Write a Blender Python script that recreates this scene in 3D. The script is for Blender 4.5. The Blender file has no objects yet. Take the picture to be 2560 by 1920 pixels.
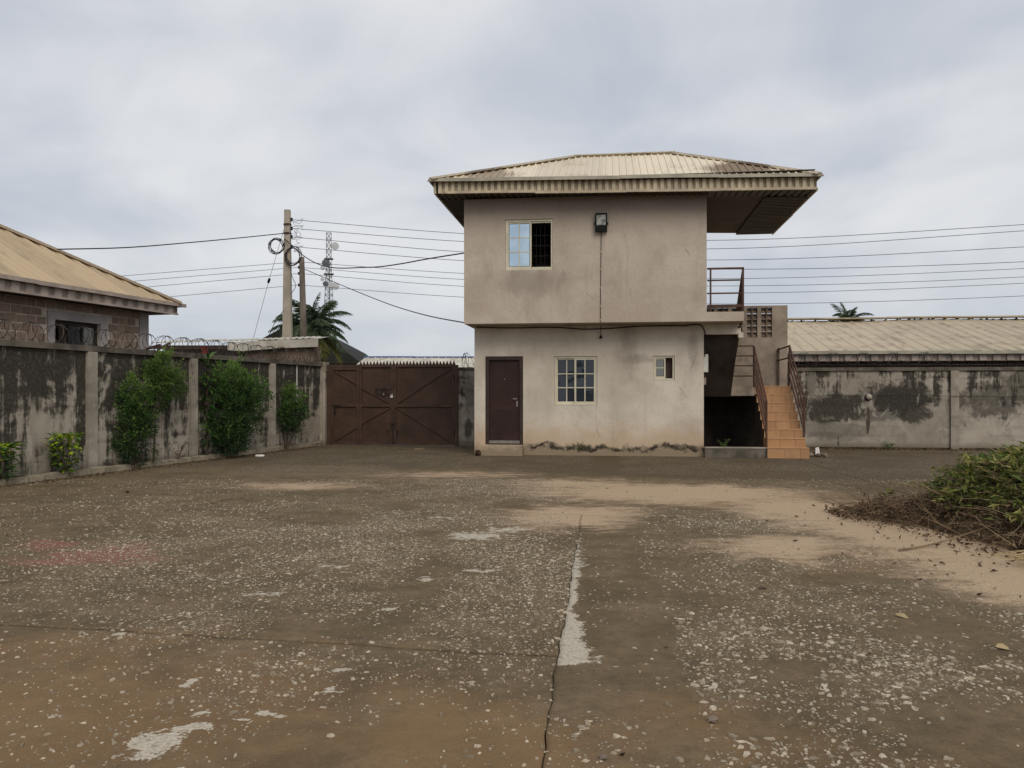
import bpy, math, random
import numpy as np
from mathutils import Vector, Matrix
random.seed(7)
rng = np.random.default_rng(11)
S = bpy.context.scene
COL = S.collection

# ------------------------------------------------------------------ camera, sky, sun, exposure
cam_d = bpy.data.cameras.new("camera"); cam = bpy.data.objects.new("camera", cam_d); COL.objects.link(cam)
cam.location = (0, 0, 1.6); cam.rotation_euler = (math.radians(90), 0, 0)
cam_d.sensor_width = 36; cam_d.lens = 28.125; cam_d.shift_y = 25 / 2560
cam_d.clip_start = 0.05; cam_d.clip_end = 6000
S.camera = cam
S.view_settings.view_transform = 'Standard'; S.view_settings.look = 'None'
S.view_settings.exposure = 0.12; S.view_settings.gamma = 1.0; S.view_settings.use_curve_mapping = False

SUN_EL, SUN_AZ = 44.0, 160.0     # degrees; the sun stands behind the camera, veiled by cloud
sun_d = bpy.data.lights.new("sun", 'SUN'); sun = bpy.data.objects.new("sun", sun_d); COL.objects.link(sun)
sun_d.energy = 1.5; sun_d.angle = math.radians(34); sun_d.color = (1.0, 0.91, 0.79)
_az = math.radians(SUN_AZ); _el = math.radians(SUN_EL)
to_sun = Vector((math.sin(_az) * math.cos(_el), math.cos(_az) * math.cos(_el), math.sin(_el)))
sun.rotation_euler = to_sun.to_track_quat('Z', 'Y').to_euler(); sun.location = to_sun * 50


class NT:
    """small helper for node trees"""
    def __init__(s, tree):
        s.t = tree; s.t.nodes.clear()
    def n(s, typ, **kw):
        x = s.t.nodes.new(typ)
        for k, v in kw.items(): setattr(x, k, v)
        return x
    def put(s, inp, v):
        if isinstance(v, bpy.types.NodeSocket): s.t.links.new(v, inp)
        elif isinstance(v, (tuple, list)) and inp.type == 'RGBA' and len(v) == 3: inp.default_value = (*v, 1)
        else: inp.default_value = v
    def m(s, op, a, b=0.0, c=None, clamp=False):
        x = s.n('ShaderNodeMath', operation=op); x.use_clamp = clamp
        s.put(x.inputs[0], a); s.put(x.inputs[1], b)
        if c is not None: s.put(x.inputs[2], c)
        return x.outputs[0]
    def vm(s, op, a, b=(0, 0, 0)):
        x = s.n('ShaderNodeVectorMath', operation=op); s.put(x.inputs[0], a); s.put(x.inputs[1], b)
        return x.outputs['Value'] if op in ('LENGTH', 'DOT_PRODUCT', 'DISTANCE') else x.outputs[0]
    def noise(s, vec, scale, detail=4.0, rough=0.55, dist=0.0, stretch=None):
        if stretch: vec = s.vm('MULTIPLY', vec, stretch)
        x = s.n('ShaderNodeTexNoise'); s.put(x.inputs['Vector'], vec)
        x.inputs['Scale'].default_value = scale; x.inputs['Detail'].default_value = detail
        x.inputs['Roughness'].default_value = rough; x.inputs['Distortion'].default_value = dist
        return x.outputs[0]
    def voro(s, vec, scale, feature='F1', stretch=None):
        if stretch: vec = s.vm('MULTIPLY', vec, stretch)
        x = s.n('ShaderNodeTexVoronoi', feature=feature); s.put(x.inputs['Vector'], vec); x.inputs['Scale'].default_value = scale
        return x
    def mix(s, f, a, b):
        x = s.n('ShaderNodeMix', data_type='RGBA'); s.put(x.inputs[0], f); s.put(x.inputs[6], a); s.put(x.inputs[7], b)
        return x.outputs[2]
    def ss(s, x, lo, hi, a=0.0, b=1.0):
        r = s.n('ShaderNodeMapRange', interpolation_type='SMOOTHSTEP'); s.put(r.inputs[0], x)
        for i, v in enumerate((lo, hi, a, b)): r.inputs[i + 1].default_value = v
        return r.outputs[0]
    def sep(s, v):
        x = s.n('ShaderNodeSeparateXYZ'); s.put(x.inputs[0], v); return x.outputs
    def obj(s): return s.n('ShaderNodeTexCoord').outputs['Object']
    def pos(s): return s.n('ShaderNodeNewGeometry').outputs['Position']
    def rnd(s): return s.n('ShaderNodeObjectInfo').outputs['Random']
    def attr(s, name): return s.n('ShaderNodeAttribute', attribute_name=name).outputs['Fac']
    def blob(s, xz, c, r, wob, soft=0.35):
        """1 inside an uneven ellipse at (x, z) on a wall, 0 outside"""
        d = s.vm('SUBTRACT', xz, (c[0], 0, c[1])); d = s.vm('MULTIPLY', d, (1 / r[0], 0, 1 / r[1]))
        e = s.m('ADD', s.vm('LENGTH', d), s.m('MULTIPLY', s.m('SUBTRACT', wob, 0.5), 3.0))
        return s.ss(e, 1.0 + soft / 2, 1.0 - soft / 2)


def material(name, fn):
    m = bpy.data.materials.new(name); m.use_nodes = True
    k = NT(m.node_tree)
    r = fn(k)
    b = k.n('ShaderNodeBsdfPrincipled'); o = k.n('ShaderNodeOutputMaterial')
    k.put(b.inputs['Base Color'], r['c']); k.put(b.inputs['Roughness'], r.get('r', 0.85)); k.put(b.inputs['Metallic'], r.get('m', 0.0))
    k.put(b.inputs['Specular IOR Level'], r.get('s', 0.3))
    if 'h' in r:
        bu = k.n('ShaderNodeBump'); k.put(bu.inputs['Height'], r['h']); bu.inputs['Distance'].default_value = r.get('d', 0.01); bu.inputs['Strength'].default_value = r.get('st', 0.6)
        k.t.links.new(bu.outputs[0], b.inputs['Normal'])
    sh = b.outputs[0]
    if r.get('trans'):
        tr = k.n('ShaderNodeBsdfTranslucent'); k.put(tr.inputs[0], r['c']); mx = k.n('ShaderNodeMixShader'); mx.inputs[0].default_value = r['trans']
        k.t.links.new(sh, mx.inputs[1]); k.t.links.new(tr.outputs[0], mx.inputs[2]); sh = mx.outputs[0]
    k.t.links.new(sh, o.inputs[0])
    return m


# world: clear-sky model almost wholly covered by procedural cloud
W = bpy.data.worlds.new("World"); S.world = W; W.use_nodes = True
k = NT(W.node_tree)
sky = k.n('ShaderNodeTexSky', sky_type='NISHITA'); sky.sun_disc = False
sky.sun_elevation = _el; sky.sun_rotation = _az; sky.air_density = 1.2; sky.dust_density = 2.0
bg1 = k.n('ShaderNodeBackground'); k.put(bg1.inputs[0], sky.outputs[0]); bg1.inputs[1].default_value = 0.1
d = k.n('ShaderNodeTexCoord').outputs['Generated']
dz = k.m('MAXIMUM', k.sep(d)[2], 0.0)
pl = k.vm('DIVIDE', d, k.n('ShaderNodeCombineXYZ').outputs[0])
cxyz = pl.node.inputs[1].links[0].from_node
for i in range(3): k.put(cxyz.inputs[i], k.m('ADD', dz, 0.32))
pl = k.vm('ADD', pl, (1.9, 7.7, 0.0))
n1 = k.noise(pl, 1.05, 3, 0.5, 0.5)
n2 = k.noise(pl, 2.3, 6, 0.55, 0.6)
n3 = k.noise(pl, 0.45, 2, 0.5)
v = k.m('ADD', k.m('MULTIPLY', n1, 0.62), k.m('ADD', k.m('MULTIPLY', n2, 0.26), k.m('MULTIPLY', n3, 0.25)))
cl = k.mix(k.ss(v, 0.43, 0.69), (0.455, 0.495, 0.565), (0.735, 0.74, 0.755))
cl = k.mix(k.m('MULTIPLY', k.ss(dz, 0.2, 0.0), 0.6), cl, (0.545, 0.59, 0.645))
bg2 = k.n('ShaderNodeBackground'); k.put(bg2.inputs[0], cl); bg2.inputs[1].default_value = 1.0
mx = k.n('ShaderNodeMixShader'); mx.inputs[0].default_value = 0.93
k.t.links.new(bg1.outputs[0], mx.inputs[1]); k.t.links.new(bg2.outputs[0], mx.inputs[2])
k.t.links.new(mx.outputs[0], k.n('ShaderNodeOutputWorld').inputs[0])

# ------------------------------------------------------------------ building blocks
def link_mesh(name, v, f, mat, parent=None, smooth=False):
    me = bpy.data.meshes.new(name); me.from_pydata(v, [], f)
    if mat: me.materials.append(mat)
    if smooth: me.polygons.foreach_set('use_smooth', [True] * len(me.polygons))
    o = bpy.data.objects.new(name, me); COL.objects.link(o)
    if parent: o.parent = parent
    return o


def array_mesh(name, V, F, mat, parent=None, attrs=None, smooth=False):
    """mesh from numpy arrays, all faces with the same corner count"""
    me = bpy.data.meshes.new(name); n, c = F.shape
    me.vertices.add(len(V)); me.vertices.foreach_set('co', np.ascontiguousarray(V, np.float32).ravel())
    me.loops.add(n * c); me.loops.foreach_set('vertex_index', np.ascontiguousarray(F, np.int32).ravel())
    me.polygons.add(n); me.polygons.foreach_set('loop_start', np.arange(0, n * c, c, dtype=np.int32))
    me.polygons.foreach_set('use_smooth', np.full(n, smooth))
    for nm, a in (attrs or {}).items():
        at = me.attributes.new(nm, 'FLOAT', 'POINT'); at.data.foreach_set('value', np.ascontiguousarray(a, np.float32))
    me.materials.append(mat); me.update(calc_edges=True); me.validate()
    o = bpy.data.objects.new(name, me); COL.objects.link(o)
    if parent: o.parent = parent
    return o


def tag(o, label, cat, group=None, kind=None):
    o['label'] = label; o['category'] = cat
    if group: o['group'] = group
    if kind: o['kind'] = kind
    return o


def thing(name, label, cat, loc=(0, 0, 0), rz=0.0, group=None):
    o = bpy.data.objects.new(name, None); COL.objects.link(o); o.empty_display_size = 0.2
    o.location = loc; o.rotation_euler = (0, 0, rz)
    return tag(o, label, cat, group)


def copy_child(o, parent, loc=None, rot=None, scale=None):
    c = o.copy(); COL.objects.link(c); c.parent = parent
    if loc is not None: c.location = loc
    if rot is not None: c.rotation_euler = rot
    if scale is not None: c.scale = scale
    return c


class MB:
    def __init__(s): s.v = []; s.f = []
    def add(s, v, f):
        b = len(s.v); s.v += [tuple(p) for p in v]; s.f += [tuple(i + b for i in q) for q in f]; return s
    def box(s, x0, x1, y0, y1, z0, z1):
        v = [(x, y, z) for z in (z0, z1) for y in (y0, y1) for x in (x0, x1)]
        return s.add(v, [(0, 2, 3, 1), (4, 5, 7, 6), (0, 1, 5, 4), (2, 6, 7, 3), (0, 4, 6, 2), (1, 3, 7, 5)])
    def bar(s, p, q, w, h, up=(0, 0, 1)):
        p, q = Vector(p), Vector(q); d = (q - p).normalized(); up = Vector(up)
        if abs(d.dot(up)) > 0.97: up = Vector((0, 1, 0))
        a = d.cross(up).normalized() * (w / 2); b = a.cross(d).normalized() * (h / 2)
        v = [e + i * a + j * b for e in (p, q) for i, j in ((-1, -1), (1, -1), (1, 1), (-1, 1))]
        return s.add(v, [(3, 2, 1, 0), (4, 5, 6, 7), (0, 1, 5, 4), (1, 2, 6, 5), (2, 3, 7, 6), (3, 0, 4, 7)])
    def tube(s, pts, r, n=6, r1=None, caps=True):
        P = [Vector(p) for p in pts]; L = len(P); b0 = len(s.v)
        rs = r if isinstance(r, (list, tuple)) else [r + ((r1 if r1 is not None else r) - r) * i / max(1, L - 1) for i in range(L)]
        ref = None
        for i in range(L):
            t = (P[min(i + 1, L - 1)] - P[max(i - 1, 0)]).normalized()
            if ref is None: ref = Vector((0, 0, 1)) if abs(t.z) < 0.9 else Vector((1, 0, 0))
            a = ref - t * ref.dot(t)
            if a.length < 1e-6: a = Vector((0, 1, 0.3)).cross(t)
            a.normalize(); ref = a; b = t.cross(a)
            for j in range(n):
                g = 2 * math.pi * j / n; s.v.append(tuple(P[i] + (a * math.cos(g) + b * math.sin(g)) * rs[i]))
        for i in range(L - 1):
            for j in range(n):
                s.f.append((b0 + i * n + j, b0 + i * n + (j + 1) % n, b0 + (i + 1) * n + (j + 1) % n, b0 + (i + 1) * n + j))
        if caps:
            s.f.append(tuple(b0 + j for j in reversed(range(n)))); s.f.append(tuple(b0 + (L - 1) * n + j for j in range(n)))
        return s
    def lathe(s, prof, c, axis=(0, 0, 1), n=14):
        ax = Vector(axis).normalized(); a = ax.cross(Vector((0.3, 1, 0.2))).normalized(); b = ax.cross(a); c = Vector(c); b0 = len(s.v)
        for r, h in prof:
            for j in range(n):
                g = 2 * math.pi * j / n; s.v.append(tuple(c + ax * h + (a * math.cos(g) + b * math.sin(g)) * max(r, 1e-4)))
        for i in range(len(prof) - 1):
            for j in range(n):
                s.f.append((b0 + i * n + j, b0 + i * n + (j + 1) % n, b0 + (i + 1) * n + (j + 1) % n, b0 + (i + 1) * n + j))
        return s
    def prism(s, poly, y0, y1):
        """polygon in (x, z) pushed from y0 to y1"""
        n = len(poly); v = [(x, y0, z) for x, z in poly] + [(x, y1, z) for x, z in poly]
        return s.add(v, [tuple(range(n)), tuple(reversed(range(n, 2 * n)))] + [(i, i + n, (i + 1) % n + n, (i + 1) % n) for i in range(n)])
    def build(s, name, mat, parent=None, smooth=False):
        return link_mesh(name, s.v, s.f, mat, parent, smooth)


def spline(pts, n):
    """points along a smooth curve through pts"""
    P = np.array(pts, float); t = np.r_[0, np.cumsum(np.linalg.norm(np.diff(P, axis=0), axis=1))]
    m = np.gradient(P, t, axis=0); out = []
    for u in np.linspace(0, t[-1], n):
        i = min(np.searchsorted(t, u, 'right') - 1, len(P) - 2); h = t[i + 1] - t[i]; x = (u - t[i]) / h
        out.append((2 * x**3 - 3 * x**2 + 1) * P[i] + (x**3 - 2 * x**2 + x) * h * m[i] + (-2 * x**3 + 3 * x**2) * P[i + 1] + (x**3 - x**2) * h * m[i + 1])
    return [tuple(p) for p in out]


def fbm(x, y, seed=0, octaves=4):
    """value noise in 0..1 for numpy arrays"""
    def one(x, y, sd):
        xi, yi = np.floor(x).astype(np.int64), np.floor(y).astype(np.int64); fx, fy = x - xi, y - yi
        fx = fx * fx * (3 - 2 * fx); fy = fy * fy * (3 - 2 * fy)
        def h(i, j):
            n = (i * 374761393 + j * 668265263 + sd * 1442695041) & 0x7fffffff
            n = ((n ^ (n >> 13)) * 1274126177) & 0x7fffffff
            return ((n ^ (n >> 16)) & 0xffff) / 65535.0
        return (h(xi, yi) * (1 - fx) + h(xi + 1, yi) * fx) * (1 - fy) + (h(xi, yi + 1) * (1 - fx) + h(xi + 1, yi + 1) * fx) * fy
    x = np.asarray(x, float); y = np.asarray(y, float); s = 0; a = 1.0; tot = 0
    for o in range(octaves):
        s = s + a * one(x * 2**o, y * 2**o, seed + 17 * o); tot += a; a *= 0.55
    return s / tot


def wall_panel(mb, x0, x1, z0, z1, y0, y1, holes=()):
    """upright wall from y0 (front) to y1 with rectangular openings (xa, xb, za, zb)"""
    xs = sorted({x0, x1, *[h[0] for h in holes], *[h[1] for h in holes]}); zs = sorted({z0, z1, *[h[2] for h in holes], *[h[3] for h in holes]})
    ix = {x: i for i, x in enumerate(xs)}; iz = {z: i for i, z in enumerate(zs)}; nx, nz = len(xs), len(zs)
    b = len(mb.v); mb.v += [(x, y, z) for y in (y0, y1) for z in zs for x in xs]
    I = lambda i, j, s: b + s * nx * nz + j * nx + i
    solid = lambda i, j: 0 <= i < nx - 1 and 0 <= j < nz - 1 and not any(h[0] <= xs[i] < h[1] and h[2] <= zs[j] < h[3] for h in holes)
    for i in range(nx - 1):
        for j in range(nz - 1):
            if not solid(i, j): continue
            mb.f.append((I(i, j, 0), I(i + 1, j, 0), I(i + 1, j + 1, 0), I(i, j + 1, 0))); mb.f.append((I(i, j, 1), I(i, j + 1, 1), I(i + 1, j + 1, 1), I(i + 1, j, 1)))
            if not solid(i - 1, j): mb.f.append((I(i, j, 0), I(i, j + 1, 0), I(i, j + 1, 1), I(i, j, 1)))
            if not solid(i + 1, j): mb.f.append((I(i + 1, j, 0), I(i + 1, j, 1), I(i + 1, j + 1, 1), I(i + 1, j + 1, 0)))
            if not solid(i, j - 1): mb.f.append((I(i, j, 0), I(i, j, 1), I(i + 1, j, 1), I(i + 1, j, 0)))
            if not solid(i, j + 1): mb.f.append((I(i, j + 1, 0), I(i + 1, j + 1, 0), I(i + 1, j + 1, 1), I(i, j + 1, 1)))
    return mb


def ribbed(name, P, s0, s1, tmin, tmax, mat, parent, pitch=0.17, rw=0.035, sw=0.012, rh=0.03, sheet=0.85, jit=0.003):
    """ribbed metal sheets over a surface P(s, t, h); each sheet is an object of its own"""
    out = []; a = s0
    while a < s1 - 1e-4:
        b = min(a + sheet, s1); lift = random.uniform(0, jit); prof = [(a, 0.0)]; c = a + pitch / 2
        while c + rw < b:
            prof += [(c - rw / 2 - sw, 0), (c - rw / 2, rh), (c + rw / 2, rh), (c + rw / 2 + sw, 0)]; c += pitch
        prof.append((b, 0.0)); v = []; f = []
        for s, h in prof:
            t0, t1 = tmin(s), max(tmax(s), tmin(s) + 1e-4); e = random.uniform(-0.0015, 0.0015)
            for q in range(4):
                v.append(P(s, t0 + (t1 - t0) * q / 3, h + lift + (e if q else 0)))
        for i in range(len(prof) - 1):
            for q in range(3): f.append((4 * i + q, 4 * i + 4 + q, 4 * i + 5 + q, 4 * i + 1 + q))
        out.append(link_mesh(name, v, f, mat, parent)); a = b
    return out


def leaf_mesh(name, pos, dirs, L, ratio, mat, parent=None, fold=0.15, droop=0.0, tint=None):
    """many folded leaves, each two triangles, with a random tint per leaf"""
    pos = np.asarray(pos, float); n = len(pos); d = np.asarray(dirs, float); d /= np.linalg.norm(d, axis=1)[:, None] + 1e-9
    s = np.cross(d, rng.normal(size=(n, 3))); s /= np.linalg.norm(s, axis=1)[:, None] + 1e-9
    u = np.cross(s, d); L = np.broadcast_to(np.asarray(L, float), (n,))[:, None]
    tip = pos + d * L; tip[:, 2] -= (droop * L)[:, 0]; mid = pos + d * L * 0.45
    V = np.stack([pos, mid + s * L * ratio / 2 + u * L * fold, tip, mid - s * L * ratio / 2 + u * L * fold], 1).reshape(-1, 3)
    b = np.arange(n)[:, None] * 4; F = np.concatenate([b + [0, 1, 2], b + [0, 2, 3]], 0)
    t = rng.random(n) if tint is None else np.asarray(tint)
    return array_mesh(name, V, F, mat, parent, {'tint': np.repeat(t, 4)})


def blob_points(n, c, r, shell=0.55):
    q = rng.normal(size=(n, 3)); q /= np.linalg.norm(q, axis=1)[:, None]
    rad = shell + (1 - shell) * rng.random(n) ** 0.6
    return np.array(c) + q * rad[:, None] * np.array(r), q


# ------------------------------------------------------------------ materials
def plaster(base, light, dark, low=False):
    def fn(k):
        p = k.obj(); x, y, z = k.sep(p)[:3]
        n1 = k.noise(p, 0.7, 4, 0.6, 0.4); n2 = k.noise(p, 2.3, 5, 0.6, stretch=(1, 1, 0.45)); n3 = k.noise(p, 18, 4, 0.6); n4 = k.noise(p, 70, 2)
        c = k.mix(k.ss(n1, 0.35, 0.68), base, light)
        c = k.mix(k.m('MULTIPLY', k.ss(n2, 0.52, 0.78), 0.55), c, dark)
        st = k.noise(p, 3.2, 5, 0.65, stretch=(1.6, 1.6, 0.12))
        c = k.mix(k.m('MULTIPLY', k.ss(st, 0.54, 0.8), 0.22), c, (dark[0] * .75, dark[1] * .75, dark[2] * .75))
        if low:
            w = k.noise(p, 2.2, 6, 0.65, 0.3)
            e = k.m('SUBTRACT', z, k.m('MULTIPLY', k.m('SUBTRACT', w, 0.5), 0.8))
            c = k.mix(k.m('MULTIPLY', k.ss(e, 1.05, 0.35), 0.6), c, (0.46, 0.31, 0.17))
            e2 = k.m('SUBTRACT', z, k.m('MULTIPLY', k.m('SUBTRACT', k.noise(p, 1.7, 9, 0.72, 0.5), 0.5), 0.75))
            band = k.m('MULTIPLY', k.m('MULTIPLY', k.ss(e2, 0.34, 0.22), k.ss(e2, 0.03, 0.17)), k.ss(k.noise(p, 4.0, 5, 0.6), 0.3, 0.55, 0.35, 1.0))
            c = k.mix(k.m('MULTIPLY', band, k.ss(x, 1.0, 1.6, 0.25, 1.0)), c, (0.035, 0.028, 0.02))
            c = k.mix(k.ss(e2, 0.17, 0.1), c, (0.27, 0.21, 0.14))
            wb = k.noise(p, 2.6, 8, 0.72, 0.6, stretch=(1, 1, 0.7))
            c = k.mix(k.m('MULTIPLY', k.blob(p, (4.0, 2.75), (0.28, 0.6), wb, 1.6), 0.5), c, (0.2, 0.165, 0.125))
            c = k.mix(k.m('MULTIPLY', k.blob(p, (4.35, 2.5), (0.4, 0.1), wb, 1.2), 0.4), c, (0.16, 0.135, 0.11))
            c = k.mix(k.m('MULTIPLY', k.blob(p, (5.65, 2.6), (0.12, 0.5), wb, 1.5), 0.35), c, (0.17, 0.145, 0.115))
        else:
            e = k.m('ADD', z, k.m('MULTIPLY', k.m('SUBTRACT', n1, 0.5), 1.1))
            c = k.mix(k.m('MULTIPLY', k.ss(e, 5.4, 6.5), 0.7), c, (0.175, 0.15, 0.13))  # wall top: smoky dirt and eave shade painted in together
            c = k.mix(k.m('MULTIPLY', k.blob(p, (1.6, 4.45), (0.75, 0.35), n2, 0.9), 0.45), c, (0.2, 0.175, 0.145))
        c = k.mix(k.m('MULTIPLY', k.ss(n3, 0.42, 0.7), 0.18), c, dark)
        return dict(c=c, r=0.92, s=0.15, h=k.m('ADD', k.m('MULTIPLY', n2, 2.5), k.m('ADD', k.m('MULTIPLY', n3, 0.8), k.m('MULTIPLY', n4, 0.3))), d=0.01, st=0.7)
    return fn

def mould_wall(strength, blobs=(), seed=0.0):
    def fn(k):
        p0 = k.obj(); p = k.vm('ADD', p0, (seed, 0, 0)); z = k.sep(p0)[2]
        big = k.noise(p, 0.6, 5, 0.65, 0.6); mid = k.noise(p, 2.0, 8, 0.72, 0.6, stretch=(1.1, 1, 0.8)); fine = k.noise(p, 14, 5, 0.65); streak = k.noise(p, 2.4, 6, 0.7, 0.15, stretch=(1.7, 1.7, 0.2)); course = k.noise(p, 1.6, 3, 0.5, 0.2, stretch=(0.35, 1, 2.6))
        c = k.mix(k.ss(big, 0.36, 0.64), (0.285, 0.25, 0.205), (0.40, 0.36, 0.30))
        c = k.mix(k.m('MULTIPLY', k.ss(mid, 0.42, 0.66), 0.55), c, (0.19, 0.165, 0.13))
        c = k.mix(k.m('MULTIPLY', k.ss(course, 0.5, 0.68), 0.4), c, (0.15, 0.13, 0.105))
        top = k.m('MULTIPLY', k.ss(z, 0.4, 2.4), 0.16)
        m = k.m('ADD', k.m('ADD', k.m('MULTIPLY', streak, 0.75), k.m('MULTIPLY', mid, 0.55)), k.m('ADD', k.m('MULTIPLY', big, 0.3), k.m('ADD', k.m('MULTIPLY', course, 0.3), top)))
        mm = k.ss(m, 1.045 - strength, 1.17 - strength)
        wb = k.noise(p, 2.1, 9, 0.74, 0.7)
        for b in blobs:
            mm = k.m('MAXIMUM', mm, k.m('MULTIPLY', k.blob(p0, b[0], b[1], wb, 0.55), b[2]))
        mm = k.m('MULTIPLY', mm, k.ss(fine, 0.2, 0.6, 0.8, 0.98))
        c = k.mix(mm, c, (0.036, 0.032, 0.026))
        lite = k.m('MULTIPLY', k.ss(k.noise(p, 1.4, 7, 0.72, 0.9, stretch=(1.3, 1, 0.6)), 0.575, 0.64), 0.6)
        c = k.mix(lite, c, (0.43, 0.39, 0.325))
        c = k.mix(k.m('MULTIPLY', k.ss(k.m('ADD', z, k.m('MULTIPLY', mid, 0.35)), 0.42, 0.2), 0.6), c, (0.10, 0.085, 0.055))
        return dict(c=c, r=0.93, s=0.12, h=k.m('ADD', k.m('MULTIPLY', fine, 0.5), k.m('MULTIPLY', mid, 0.8)), d=0.012, st=0.6)
    return fn

def plain(col, rough=0.7, metal=0.0, var=0.25, scale=6.0, spec=0.3, dirt=None, coord='obj', bump=0.0):
    def fn(k):
        p = k.obj() if coord == 'obj' else k.pos()
        n = k.noise(p, scale, 5, 0.6); n2 = k.noise(p, scale * 6, 3, 0.6)
        lo = tuple(x * (1 - var) for x in col); hi = tuple(min(1, x * (1 + var)) for x in col)
        c = k.mix(k.ss(n, 0.3, 0.7), lo, hi)
        if dirt: c = k.mix(k.m('MULTIPLY', k.ss(k.noise(p, scale * 0.6, 6, 0.7, 0.5), 0.52, 0.68), dirt[1]), c, dirt[0])
        r = dict(c=c, r=rough, m=metal, s=spec)
        if bump: r.update(h=n2, d=bump, st=0.6)
        return r
    return fn

def roofing(base, stain, amount, spots=()):
    def fn(k):
        p = k.obj(); rd = k.rnd(); n = k.noise(p, 1.1, 5, 0.65, 0.5); st = k.noise(p, 1.6, 5, 0.65, 0.3, stretch=(3.0, 0.5, 0.5)); f = k.noise(p, 30, 3)
        c = k.mix(k.ss(rd, 0.0, 1.0), tuple(x * 0.9 for x in base), tuple(x * 1.08 for x in base))
        c = k.mix(k.m('MULTIPLY', k.ss(k.m('ADD', n, k.m('MULTIPLY', st, 0.5)), 0.78 - amount, 0.98 - amount), 0.75), c, stain)
        for cc, rr, a in spots:
            dd = k.vm('MULTIPLY', k.vm('SUBTRACT', p, cc), (1 / rr[0], 1 / rr[1], 0))
            c = k.mix(k.m('MULTIPLY', k.ss(k.m('ADD', k.vm('LENGTH', dd), k.m('MULTIPLY', st, 1.4)), 1.8, 1.3), a), c, (0.215, 0.15, 0.092))
        c = k.mix(k.m('MULTIPLY', k.ss(f, 0.5, 0.8), 0.2), c, stain)
        return dict(c=c, r=0.55, s=0.35, h=n, d=0.01, st=0.15)
    return fn

def leafy(cols, trans=0.25, rough=0.5):
    def fn(k):
        t = k.attr('tint'); r = k.n('ShaderNodeValToRGB'); e = r.color_ramp.elements
        while len(e) < len(cols): e.new(0.5)
        for i, c in enumerate(cols): e[i].position = i / (len(cols) - 1); e[i].color = (*c, 1)
        k.put(r.inputs[0], t)
        return dict(c=r.outputs[0], r=rough, s=0.3, trans=trans)
    return fn

M = {}
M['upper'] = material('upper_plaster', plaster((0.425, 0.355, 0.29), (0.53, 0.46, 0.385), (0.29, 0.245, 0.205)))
M['lower'] = material('lower_plaster', plaster((0.50, 0.44, 0.365), (0.66, 0.595, 0.505), (0.35, 0.305, 0.25), True))
M['stair_plaster'] = material('stair_plaster', plain((0.29, 0.24, 0.19), 0.92, var=0.3, scale=1.4, spec=0.15, dirt=((0.085, 0.07, 0.055), 0.5), bump=0.006))
M['mould_a'] = material('mould_wall_west', mould_wall(0.11))
M['mould_b'] = material('mould_wall_north', mould_wall(0.0, [((-.8, .55), (.14, .35), .8), ((-.75, 1.6), (.16, .5), .5), ((10.1, 1.2), (0.95, 0.42), .95), ((11.85, 1.45), (0.9, 0.48), 1.0), ((12.2, 1.1), (0.55, 0.3), .9), ((10.97, 1.0), (0.06, 0.5), .9), ((9.4, 1.9), (0.22, 0.35), .6), ((14.3, 1.4), (0.8, 0.5), .75), ((15.1, 1.8), (0.6, 0.45), .7), ((10.9, 1.1), (1.7, 0.28), .6), ((9.9, .55), (1.0, .25), .4)], 5.0))
M['pilaster'] = material('pilaster_render', mould_wall(-0.1, (), 11.0))
M['coping'] = material('coping_concrete', plain((0.12, 0.105, 0.085), 0.93, var=0.4, scale=2.5, spec=0.15, dirt=((0.035, 0.032, 0.028), 0.7), bump=0.01))
M['kerb'] = material('kerb_concrete', plain((0.26, 0.225, 0.165), 0.92, var=0.3, scale=3.0, spec=0.15, dirt=((0.09, 0.08, 0.045), 0.7), bump=0.01))
M['soil'] = material('soil', plain((0.07, 0.053, 0.034), 0.98, var=0.5, scale=5.0, spec=0.05, coord='pos', bump=0.03))
M['roof'] = material('tan_roofing', roofing((0.66, 0.585, 0.455), (0.44, 0.365, 0.265), 0.0, [((0.55, -0.8, 0), (0.8, 0.75), .8), ((6.7, -0.55, 0), (0.95, 0.8), 1.0)]))
M['roof_house'] = material('house_roofing', roofing((0.42, 0.32, 0.20), (0.30, 0.225, 0.14), 0.0))
M['roof_far'] = material('long_roofing', roofing((0.46, 0.385, 0.27), (0.27, 0.205, 0.135), 0.05))
M['fascia'] = material('tan_fascia', plain((0.47, 0.395, 0.28), 0.55, var=0.2, scale=2.0, dirt=((0.24, 0.185, 0.12), 0.5)))
M['fascia_house'] = material('house_fascia', plain((0.36, 0.30, 0.255), 0.6, var=0.2, scale=2.0, dirt=((0.2, 0.165, 0.14), 0.5)))
M['trim'] = material('gutter_trim', plain((0.36, 0.335, 0.265), 0.5, var=0.2, scale=1.5, dirt=((0.17, 0.15, 0.12), 0.5)))
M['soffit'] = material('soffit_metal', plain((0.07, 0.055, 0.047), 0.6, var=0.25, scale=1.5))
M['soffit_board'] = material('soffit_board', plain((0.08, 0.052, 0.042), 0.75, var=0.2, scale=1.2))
M['cream'] = material('cream_aluminium', plain((0.56, 0.52, 0.40), 0.45, var=0.12, scale=2.0, spec=0.4))
M['film'] = material('blue_window_film', lambda k: dict(c=k.mix(k.ss(k.noise(k.obj(), 3.0, 2), 0.4, 0.65), (0.56, 0.68, 0.76), (0.66, 0.77, 0.83)), r=0.12, m=0.92, s=0.5))
M['glass'] = material('dark_window_glass', lambda k: dict(c=(0.018, 0.024, 0.034), r=0.05, m=0.0, s=0.65, h=k.noise(k.obj(), 2.2, 2), d=0.02, st=0.5))
M['glass_pale'] = material('pale_window_glass', lambda k: dict(c=(0.16, 0.17, 0.16), r=0.1, m=0.0, s=0.8))
M['curtain'] = material('grey_curtain', plain((0.2, 0.2, 0.21), 0.9, var=0.3))
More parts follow.
